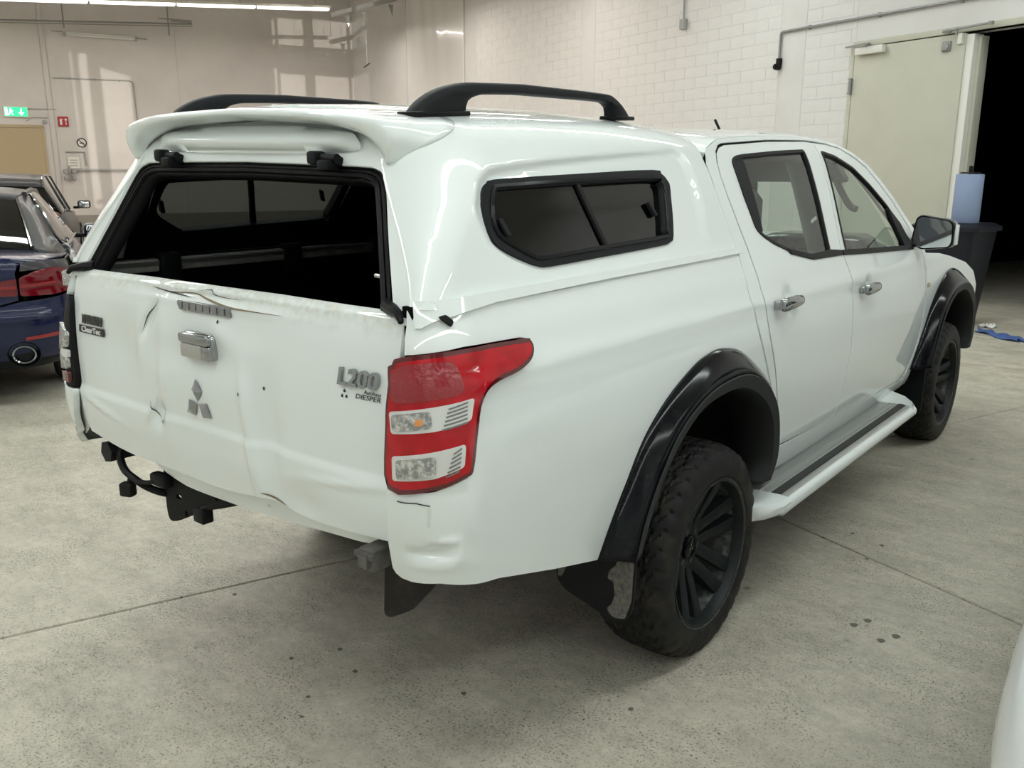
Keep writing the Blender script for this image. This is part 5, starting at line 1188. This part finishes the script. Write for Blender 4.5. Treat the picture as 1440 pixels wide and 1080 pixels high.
MB().tube([(.19*math.cos(t), 0, .19*math.sin(t)) for t in np.linspace(0, 2*pi, 29)], .016, 8).build('wheel_rim', M['cabdark'], sw)
MB().box((0, .01, -.02), (.34, .03, .05), bev=.01).build('wheel_spoke', M['cabdark'], sw)
panel('headlining', [(-.97, .36), (.97, .36), (.97, 1.66), (-.97, 1.66)], RO, M['headliner'], truck, res=.1, depth=0, off=.03, out=(0, 0, -1))
for mir in (False, True):
    panel('pillar_lining', apx and shrink(cs, .02), S, M['cabgrey'], truck, res=.05, holes=[shrink(aper, .012)], depth=0, off=.034, out=(-1, 0, 0), mirror=mir)
    panel('door_lining', [(.47, 1.26), (.72, 1.262), (1.235, 1.235), (1.24, .62), (.65, .62), (.47, .95)], S, M['cabgrey'], truck, res=.06, depth=.0, off=.05, out=(-1, 0, 0), mirror=mir)
    panel('door_lining', [(1.26, 1.235), (2.25, 1.20), (2.35, 1.1), (2.35, .7), (1.26, .62)], S, M['cabgrey'], truck, res=.06, depth=.0, off=.05, out=(-1, 0, 0), mirror=mir)
    panel('pillar_lining', [(1.08, 1.25), (1.36, 1.25), (1.44, 1.66), (1.15, 1.66)], S, M['cabgrey'], truck, res=.06, depth=.0, off=.075, out=(-1, 0, 0), mirror=mir)
    panel('pillar_lining', [(2.06, 1.43), (2.22, 1.32), (2.40, 1.20), (2.32, 1.20), (2.10, 1.36), (1.75, 1.60), (1.70, 1.66), (1.80, 1.63)], S, M['cabgrey'], truck, res=.06, depth=.0, off=.03, out=(-1, 0, 0), mirror=mir)
    s = -1 if mir else 1
    MB().tube(spline([(s*.60, 1.83, 1.53), (s*.575, 1.86, 1.53), (s*.60, 1.99, 1.42), (s*.635, 2.0, 1.40)], 5), .016, 8).build('grab_handle', M['cabgrey'], truck)
cb('cabin_carpet', MB().box((0, 1.45, .745), (1.5, 2.0, .02)), 'cabdark', smooth=False)
panel('window_sticker', fillet([(1.03, 1.372), (1.115, 1.392), (1.112, 1.415), (1.028, 1.396)], .003), S, M['badgeblack'], truck, res=.03, depth=0, off=-.010)
panel('window_sticker', fillet([(1.036, 1.380), (1.108, 1.396), (1.106, 1.409), (1.034, 1.393)], .002), S, M['whiteprint'], truck, res=.03, depth=0, off=-.0092)

# the canopy sits slightly askew: its left side stands a little higher than its right
def skew(o, mt):
    me = o.data; inv_ = mt.inverted()
    for vtx in me.vertices:
        w = mt @ vtx.co; t = min(1., max(0., (w.z-1.30)/.40))
        if t > 0: w.z += .026*(.55-w.x)*t; vtx.co = inv_ @ w
    me.update()
for o in list(truck.children):
    if o.name.split('.')[0] in ('canopy_shell', 'canopy_lining', 'canopy_window', 'rear_frame', 'hatch_seal', 'header_bulge', 'hinge', 'spoiler', 'roof_rail', 'canopy_front'):
        m0 = o.matrix_basis.copy()
        if o.type == 'MESH': skew(o, m0)
        for c in o.children:
            if c.type == 'MESH': skew(c, m0 @ c.matrix_basis)
truck.location = (0, 0, -.045)
# ================================================================== parked cars
M['redb'] = PR('dark_red_car_lens', (.14, .002, .008), .1, coat=.6, coatr=.03)
M['blue'] = PR('dark_blue_car_paint', (.003, .008, .045), .22, spec=.35, coat=.35, coatr=.03)
M['greycar'] = PR('grey_paint_and_reflection', (.035, .034, .036), .38, spec=.3, coat=.15, coatr=.08)  # hatchback's own paint; on the saloon's upper body it stands in for reflections
M['whitecar'] = PR('bright_white_car_paint', (.86, .87, .88), .35, coat=1., coatr=.03)
M['carglass'] = GLASS('smoked_car_glass', (.16, .17, .17))
M['bare'] = PR('crumpled_bare_metal', (.55, .56, .57), .28, metal=.7, bump=(22., 1., .03))
def car_wheel(p, x, y, r=.33):
    w = empty('wheel', (x, y, r), parent=p); s = 1 if x > 0 else -1
    vv, ff = revolve([(-.10*s, r*.66), (-.11*s, r*.9), (-.085*s, r), (.085*s, r), (.11*s, r*.9), (.10*s, r*.66)], 40); mk('tyre', vv, ff, M['tyre'], w, sharp=40)
    vv, ff = revolve([(.10*s, r*.67), (.085*s, r*.62), (.02*s, r*.60), (.0, .02)], 40); mk('rim', vv, ff, M['rimdark'], w, sharp=40)
    for k in range(5):
        q = MB(); a = k*2*pi/5; q.box((.085*s, 0, r*.36), (.03, .06, r*.56), bev=.008); o = q.build('spoke', M['satin'], w); o.rotation_euler = (a, 0, 0)
    MB().cyl((.07*s, 0, 0), (.10*s, 0, 0), .05, n=16).build('hub_cap', M['black'], w)
def car_shell(root, paint, L_=4.7, hw=.91, roof=1.46, nose=.75, tail=1.0, glass='carglass', front=None, blunt=False):
    """a plain parked car: y = 0 at the tail, nose at y = L_"""
    wy = cubic([0, .05, .15, .35, .8, L_-1.2, L_-.6, L_-.28, L_-.1, L_-.02, L_], [.58, .72, .82, .885, 1., 1., .97, .88, .74, .60, .45])
    if blunt: wy = cubic([0, .05, .15, .35, .8, L_-.7, L_-.35, L_-.16, L_-.06, L_], [.58, .72, .82, .885, 1., 1., .985, .95, .885, .76])
    zs = cubic([0, .3, 1.0, 2.6, 3.2, L_-.9, L_-.35, L_-.1, L_], [tail-.05, tail, tail+.02, .96, .93, .88, nose+.04, nose-.06, nose-.18])
    if front: zs = cubic([0, .3, 1.0, 2.4, 3.0]+[L_-q for q, _ in front], [tail-.05, tail, tail, .93, .86]+[z for _, z in front])
    zb = cubic([0, .3, .7, L_-.7, L_-.2, L_], [.34, .26, .22, .22, .22, .28])
    secs = []
    for y in np.concatenate([np.linspace(0, .5, 9), np.linspace(.7, L_-.8, 12), np.linspace(L_-.65, L_, 12)]):
        w = hw*float(wy(y)); a, b = float(zs(y)), float(zb(y)); h = a-b
        half = [(w*.88, b), (w*.97, b+h*.12), (w, b+h*.42), (w*.992, b+h*.70), (w*.965, b+h*.88), (w*.90, a-.012), (w*.78, a+.006), (w*.45, a+.020), (0, a+.026)]
        secs.append([(x, y, z) for x, z in half]+[(-x, y, z) for x, z in half[:-1][::-1]])
    vv, ff = loft(secs, False, True); q = MB().add(vv, ff); o = q.build('body', paint, root, sharp=60)
    md = o.modifiers.new('s', 'SUBSURF'); md.levels = 1; md.render_levels = 1
    # greenhouse
    gy = [(.10, tail+.0, .74), (.30, roof-.16, .66), (.62, roof-.03, .62), (1.3, roof, .62), (2.2, roof-.01, .61), (2.75, roof-.10, .60), (3.15, roof-.30, .66), (3.55, .95, .76)]
    top = [[(s*w*hw/.91, y, z+.02*(1-abs(s)**2)) for s in np.linspace(-1, 1, 9)] for y, z, w in gy]
    vv, ff = loft(top[1:6]); o = mk('roof', vv, ff, paint, root); md = o.modifiers.new('t', 'SOLIDIFY'); md.thickness = .02
    vv, ff = loft([top[0], top[1]]); mk('rear_window', vv, ff, M[glass], root)
    vv, ff = loft([top[5], top[6], top[7]]); mk('windscreen', vv, ff, M[glass], root)
    for s in (1, -1):
        up = [(s*w*hw/.91, y, z-.005) for y, z, w in gy]; lo = [(s*.845*hw/.91, y if 0 < i < 7 else y, float(zs(y))-.02) for i, (y, z, w) in enumerate(gy)]
        vv, ff = loft([up, lo]); mk('side_glass', vv, ff, M[glass], root)
        for i0, dy in ((1, .16), (3, .08), (4, .06)):
            y0 = gy[i0][0]; z0 = gy[i0][1]; w0 = gy[i0][2]*hw/.91
            q = MB(); q.add([(s*(w0+.006), y0, z0), (s*(w0+.006), y0+dy, z0), (s*.855*hw/.91, y0+dy, float(zs(y0))), (s*.855*hw/.91, y0-.04, float(zs(y0))), (s*(w0-.02), y0, z0), (s*(w0-.02), y0+dy, z0), (s*.83*hw/.91, y0+dy, float(zs(y0))), (s*.83*hw/.91, y0-.04, float(zs(y0)))], [(0, 1, 2, 3), (7, 6, 5, 4), (0, 4, 5, 1), (1, 5, 6, 2), (2, 6, 7, 3), (3, 7, 4, 0)]); q.build('pillar', paint, root, smooth=False)
        MB().tube([(s*(gy[i][2]*hw/.91+.006), gy[i][0], gy[i][1]) for i in range(1, 8)], .016, 8).build('roof_line', M['chrome'], root)
        if blunt: continue
        mr_ = MB(); mr_.box((s*(hw+.10), 3.10, 1.02), (.20, .10, .13), bev=.035); mr_.build('mirror', paint, root)
        MB().box((s*(hw+.10), 3.046, 1.02), (.15, .006, .09), bev=.002).build('mirror_glass', M['mirrorglass'], root)
        MB().box((s*(hw-.02), 3.12, .97), (.10, .05, .04), bev=.01).build('mirror_foot', M['black'], root)
    for x in (-hw+.10, hw-.10):
        for y in (.95, L_-(1.2 if blunt else .90)): car_wheel(root, x, y)
        for y in (.95, L_-.90):
            if blunt: continue
            vv, ff = loft([[(x+(.105 if x > 0 else -.105)*k, y+.385*math.cos(t), .33+.385*math.sin(t)) for t in np.linspace(-.15, pi+.15, 16)] for k in (-1.2, 1.005)]); mk('arch', vv, ff, M['black'], root)
    MB().box((0, L_/2, .26), (hw*1.5, L_*.8, .06)).build('underbody', M['black'], root, smooth=False)
    return wy, zs, zb

# ---- dark blue saloon, seen from behind
byaw = math.radians(63.); bx, by = -4.25, -.60
bmw = empty('saloon_car', (bx, by, 0), byaw, label='dark blue saloon car with red tail lamps behind the pickup', cat='car')
HWB = .93; RCB = .34
prb = cubic([.24, .32, .45, .60, .75, .88, .97, 1.03, 1.12, 1.25, 1.38, 1.46], [.80, .885, .925, .935, .93, .92, .90, .872, .815, .745, .68, .62])
yrb = cubic([.24, .32, .45, .60, .66, .70, .80, .90, 1.0, 1.06, 1.2, 1.34, 1.44], [.14, .06, .01, .0, .015, .05, .06, .05, .07, .10, .22, .36, .47])
def BT(u, z):
    """u = distance round the tail from its centre line to the flank"""
    u = np.asarray(u, float); z = np.asarray(z, float); w = prb(z); yr = yrb(z); u0 = w-RCB
    a = np.clip((u-u0)/RCB, 0, pi/2); ex = np.clip(u-u0-RCB*pi/2, 0, None)
    x = np.where(u <= u0, u, u0+RCB*np.sin(a)); y = yr+.03*(np.minimum(u, u0)/.6)**2+RCB*(1-np.cos(a))*.9+ex
    return np.stack([x, y, z], -1)
def bpanel(name, poly, mat, parent=bmw, mirror_too=True, **kw):
    kw.setdefault('res', .05); kw.setdefault('depth', .02)
    o = panel(name, poly, BT, mat, parent, out=(.5, -.8, .2), **kw)
    if mirror_too: panel(name, poly, BT, mat, parent, out=(.5, -.8, .2), mirror=True, **kw)
    return o
bpanel('rear_bumper', [(0, .33), (.55, .33), (.95, .34), (1.25, .36), (1.25, .72), (1.05, .765), (.62, .735), (.40, .685), (0, .685)], M['blue'])
bpanel('bumper_lower', [(0, .25), (.5, .25), (.9, .27), (1.2, .29), (1.22, .345), (.95, .335), (.55, .325), (0, .325)], M['mblack'])
bpanel('boot_lid', [(0, .695), (.395, .695), (.60, .745), (.605, .80), (.60, .93), (.62, .985), (.58, 1.03), (.3, 1.038), (0, 1.04)], M['blue'])
bpanel('rear_quarter', [(.63, .945), (.90, .955), (1.02, .93), (1.25, .90), (1.9, .90), (1.9, .985), (1.25, .99), (1.0, 1.0), (.80, 1.01), (.64, 1.0)], M['greycar'])  # grey instead of blue: reflection put into the colour
bpanel('rear_quarter_lower', [(1.26, .36), (1.35, .50), (1.42, .62), (1.55, .72), (1.9, .74), (1.9, .895), (1.25, .895), (1.03, .92), (1.04, .78), (1.26, .725)], M['blue'])
deck = [[(s*w, y+.04*(1-s*s)*0, z-.055*abs(s)**5) for s in np.linspace(-1, 1, 15)] for y, z, w in ((.105, 1.038, .60), (.19, 1.046, .72), (.34, 1.05, .80), (.55, 1.05, .845), (.80, 1.045, .865), (1.2, 1.03, .875), (1.6, 1.01, .88))]
vv, ff = loft(deck); o = mk('rear_deck', vv, ff, M['blue'], bmw); md = o.modifiers.new('t', 'SOLIDIFY'); md.thickness = .015; md.offset = -1
lampb = bpanel('tail_lamp', fillet([(.615, .775), (.80, .77), (.97, .79), (1.02, .85), (.98, .925), (.86, .955), (.72, .94), (.62, .90)], .02), M['redb'], mirror_too=True, off=.02, depth=.04)
bpanel('tail_lamp_inner', fillet([(.34, .785), (.60, .775), (.605, .895), (.45, .87), (.36, .84)], .015), M['redb'], off=.012, depth=.03)
bpanel('lamp_clear', fillet([(.89, .82), (.975, .82), (1.0, .87), (.96, .925), (.90, .92)], .01), M['lampclear'], lampb, off=.025, depth=.01)
bpanel('lamp_band', fillet([(.36, .828), (.60, .828), (.60, .846), (.38, .846)], .006), M['redbright'], off=.016, depth=.01)
bpanel('lamp_band', fillet([(.62, .835), (.84, .85), (.84, .868), (.62, .853)], .006), M['redbright'], lampb, off=.024, depth=.01)
bpanel('reflector', fillet([(.62, .475), (.95, .500), (1.06, .53), (1.06, .545), (.94, .525), (.62, .495)], .006), M['redbright'], off=.012, depth=.02)
bpanel('bumper_crease', [(.1, .60), (.5, .60), (.95, .635), (.95, .645), (.5, .612), (.1, .612)], M['blue'], off=.012, depth=.02)
for s in (-1, 1):
    q = MB(); vv, ff = loft([[(s*.60+r*math.cos(t)*1.15, y, .375+r*math.sin(t)) for t in np.linspace(0, 2*pi, 24, endpoint=False)] for r, y in ((.050, .12), (.053, .035), (.062, .03), (.064, .05), (.064, .12))], True); mk('exhaust_tip', vv, ff, M['chrome'], bmw, sharp=40)
    MB().cyl((s*.60, .06, .375), (s*.60, .20, .375), .050, n=20).build('exhaust_pipe', M['black'], bmw)
    vv, ff = loft([[(s*.60+r*math.cos(t)*1.15, y, .375+r*math.sin(t)) for t in np.linspace(0, 2*pi, 24, endpoint=False)] for r, y in ((.068, .09), (.085, .028), (.088, .05))], True); mk('exhaust_surround', vv, ff, M['mblack'], bmw, sharp=40)
    mrb = empty('mirror', (s*1.05, 3.15, 1.03), parent=bmw)
    MB().box((0, 0, 0), (.22, .11, .14), bev=.04).build('mirror_cap', M['blue'], mrb)
    MB().box((0, -.060, 0), (.17, .006, .10), bev=.002).build('mirror_glass', M['mirrorglass'], mrb)
    MB().box((-s*.13, .01, -.05), (.12, .05, .04), bev=.01).build('mirror_arm', M['black'], mrb)
# rest of the body: flanks, roof, front
fw_ = cubic([.5, 2.0, 3.8, 4.4, 4.8, 4.94], [.93, .935, .92, .86, .70, .45]); secs = []
for y in np.concatenate([np.linspace(1.2, 4.2, 9), np.linspace(4.35, 4.94, 7)]):
    w = float(fw_(y)); a = float(np.interp(y, [1.2, 3.4, 4.2, 4.7, 4.94], [.98, .95, .86, .76, .60])); half = [(w*.88, .24), (w*.98, .32), (w, .55), (w*.99, .75), (w*.955, a-.06), (w*.90, a), (w*.6, a+.03), (0, a+.04)]
    secs.append([(x, y, z) for x, z in half]+[(-x, y, z) for x, z in half[:-1][::-1]])
vv, ff = loft(secs, False, True); MB().add(vv, ff).build('body', M['blue'], bmw, sharp=60)
rfy = [(1.36, 1.405, .555), (1.55, 1.445, .575), (2.0, 1.475, .59), (2.5, 1.455, .59), (2.85, 1.38, .59)]
across = lambda y, z, w: [(s*w, y, z+.022*(1-s*s)-.02*abs(s)**4) for s in np.linspace(-1, 1, 11)]
vv, ff = loft([across(*q_) for q_ in rfy]); o = mk('roof', vv, ff, M['greycar'], bmw); md = o.modifiers.new('t', 'SOLIDIFY'); md.thickness = .02; md.offset = -1  # roof of the blue car in grey, reflection put into the colour
vv, ff = loft([across(.74, 1.055, .66), across(1.05, 1.255, .605), across(1.36, 1.402, .55)]); mk('rear_window', vv, ff, M['carglass'], bmw)
MB().box((0, 1.30, 1.37), (.36, .06, .02), bev=.005).build('brake_lamp', M['reddark'], bmw)
vv, ff = loft([across(2.85, 1.38, .59), across(3.65, .99, .75)]); mk('windscreen', vv, ff, M['carglass'], bmw)
for s in (-1, 1):
    # rear pillar: broad sweep from roof to shoulder, its grey standing in for reflections, chrome edges either side
    pil = [[(.565, 1.40, 1.41), (.60, 1.55, 1.43), (.61, 1.70, 1.435)], [(.625, 1.05, 1.25), (.68, 1.18, 1.27), (.705, 1.42, 1.30)], [(.685, .72, 1.055), (.76, .86, 1.06), (.80, 1.20, 1.09)], [(.74, .58, 1.02), (.83, .80, 1.0), (.865, 1.12, .99)]]
    vv, ff = loft([[(s*a_, b_, c_) for a_, b_, c_ in r] for r in pil]); o = MB().add(vv, ff).build('rear_pillar', M['greycar'], bmw, sharp=60); md = o.modifiers.new('t', 'SOLIDIFY'); md.thickness = .02
    MB().tube([(s*.555, 1.385, 1.405), (s*.615, 1.05, 1.255), (s*.672, .73, 1.06)], .011, 6).build('window_trim', M['chrome'], bmw)
    MB().tube(spline([(s*.625, 1.72, 1.425), (s*.665, 1.52, 1.37), (s*.72, 1.40, 1.28), (s*.80, 1.25, 1.10), (s*.855, 1.30, 1.035), (s*.87, 1.7, 1.02), (s*.87, 3.0, 1.01)], 4), .012, 6).build('window_trim', M['chrome'], bmw)
    vv, ff = loft([[(s*a_, b_, c_) for a_, b_, c_ in ((.625, 1.66, 1.42), (.625, 2.0, 1.445), (.62, 2.5, 1.43), (.62, 2.85, 1.36), (.78, 3.65, .99))], [(s*a_, b_, c_) for a_, b_, c_ in ((.81, 1.22, 1.09), (.86, 1.7, 1.02), (.865, 2.5, 1.01), (.865, 2.95, 1.0), (.84, 3.66, .97))]]); mk('side_glass', vv, ff, M['carglass'], bmw)
    MB().tube([(s*.60, 1.5, 1.43), (s*.615, 2.0, 1.458), (s*.61, 2.5, 1.44), (s*.61, 2.86, 1.365), (s*.78, 3.66, .985)], .02, 8).build('roof_frame', M['greycar'], bmw)
    for x, y in ((s*.82, .98), (s*.82, 3.95)): car_wheel(bmw, x, y, .335)
MB().box((0, 2.4, .27), (1.5, 4.0, .06)).build('underbody', M['black'], bmw, smooth=False)
MB().box((0, .80, .62), (1.2, .7, .5)).build('boot_tub', M['black'], bmw, smooth=False)
# torn right flank: crumpled bare metal
v, f = [], []; nx, nz = 22, 12
rr_ = random.Random(5)
for j in range(nz+1):
    for i in range(nx+1):
        s, t = i/nx, j/nz; y = .50+.75*s; z = 1.08-.17*s-.30*t+.0*s
        v.append((.89+.09*math.sin(pi*t)*(.6+.4*math.sin(s*9))+rr_.uniform(-.022, .022), y+rr_.uniform(-.02, .02), z+rr_.uniform(-.02, .02)))
for j in range(nz):
    for i in range(nx): f.append((j*(nx+1)+i, j*(nx+1)+i+1, (j+1)*(nx+1)+i+1, (j+1)*(nx+1)+i))
o = mk('torn_metal', v, f, M['bare'], bmw, smooth=False, label='crumpled bare metal of the damaged flank'); md = o.modifiers.new('t', 'SOLIDIFY'); md.thickness = .004
MB().box((.95, .80, .80), (.08, .16, .10), bev=.02).build('torn_bracket', M['black'], bmw)
# model badge, only its last letter is in view
p0 = BT(np.array([.44]), np.array([.955]))[0]; mt_ = frame((p0[0], p0[1]-.008, p0[2]), (1, .10, 0), (.0, -1, .12))
tb_ = text_mesh('badge_lettering', '520d', .075, M['chrome'], bmw, mt_, depth=.004, bold=.001, shear=.1)

# ---- grey hatchback further back
gcar = empty('hatchback_car', (-10.55, 2.3, 0), math.radians(62.), label='dark grey hatchback parked beyond the blue saloon car', cat='car')
car_shell(gcar, M['greycar'], 4.3, .90, 1.50, .78, tail=1.0)
for s in (-1, 1):
    q = MB(); q.box((s*.70, .10, .92), (.24, .14, .20), bev=.04); q.build('tail_lamp', M['redb'], gcar)
    for k in range(3): MB().box((s*.72, .03, .86+.06*k), (.18, .02, .012)).build('lamp_rib', M['redbright'], gcar, smooth=False)
MB().box((0, -.01, .50), (1.3, .06, .16), bev=.03).build('bumper_trim', M['mblack'], gcar)
# ---- white car whose corner reaches into the bottom right of the picture
wcar = empty('white_car', (2.712, 3.40, 0), pi, label='bright white car corner at the bottom right edge', cat='car')
car_shell(wcar, M['whitecar'], 4.4, .90, 1.46, .74, tail=.98, front=[(.9, .77), (.35, .715), (.12, .68), (0., .62)], blunt=True)
MB().tube([(.845+.012*math.cos(t), 4.325-.02*math.cos(t), .50+.024*math.sin(t)) for t in np.linspace(1.2, 4.8, 12)], .003, 6).build('washer_cap_edge', M['greypaint'], wcar)
for s in (-1, 1): MB().box((s*.60, 4.20, .60), (.26, .16, .10), bev=.05).build('headlamp', M['lampclear'], wcar)
MB().box((0, 4.36, .42), (.7, .08, .16), bev=.03).build('grille', M['mblack'], wcar)

bmw.scale = (1, 1, .955)
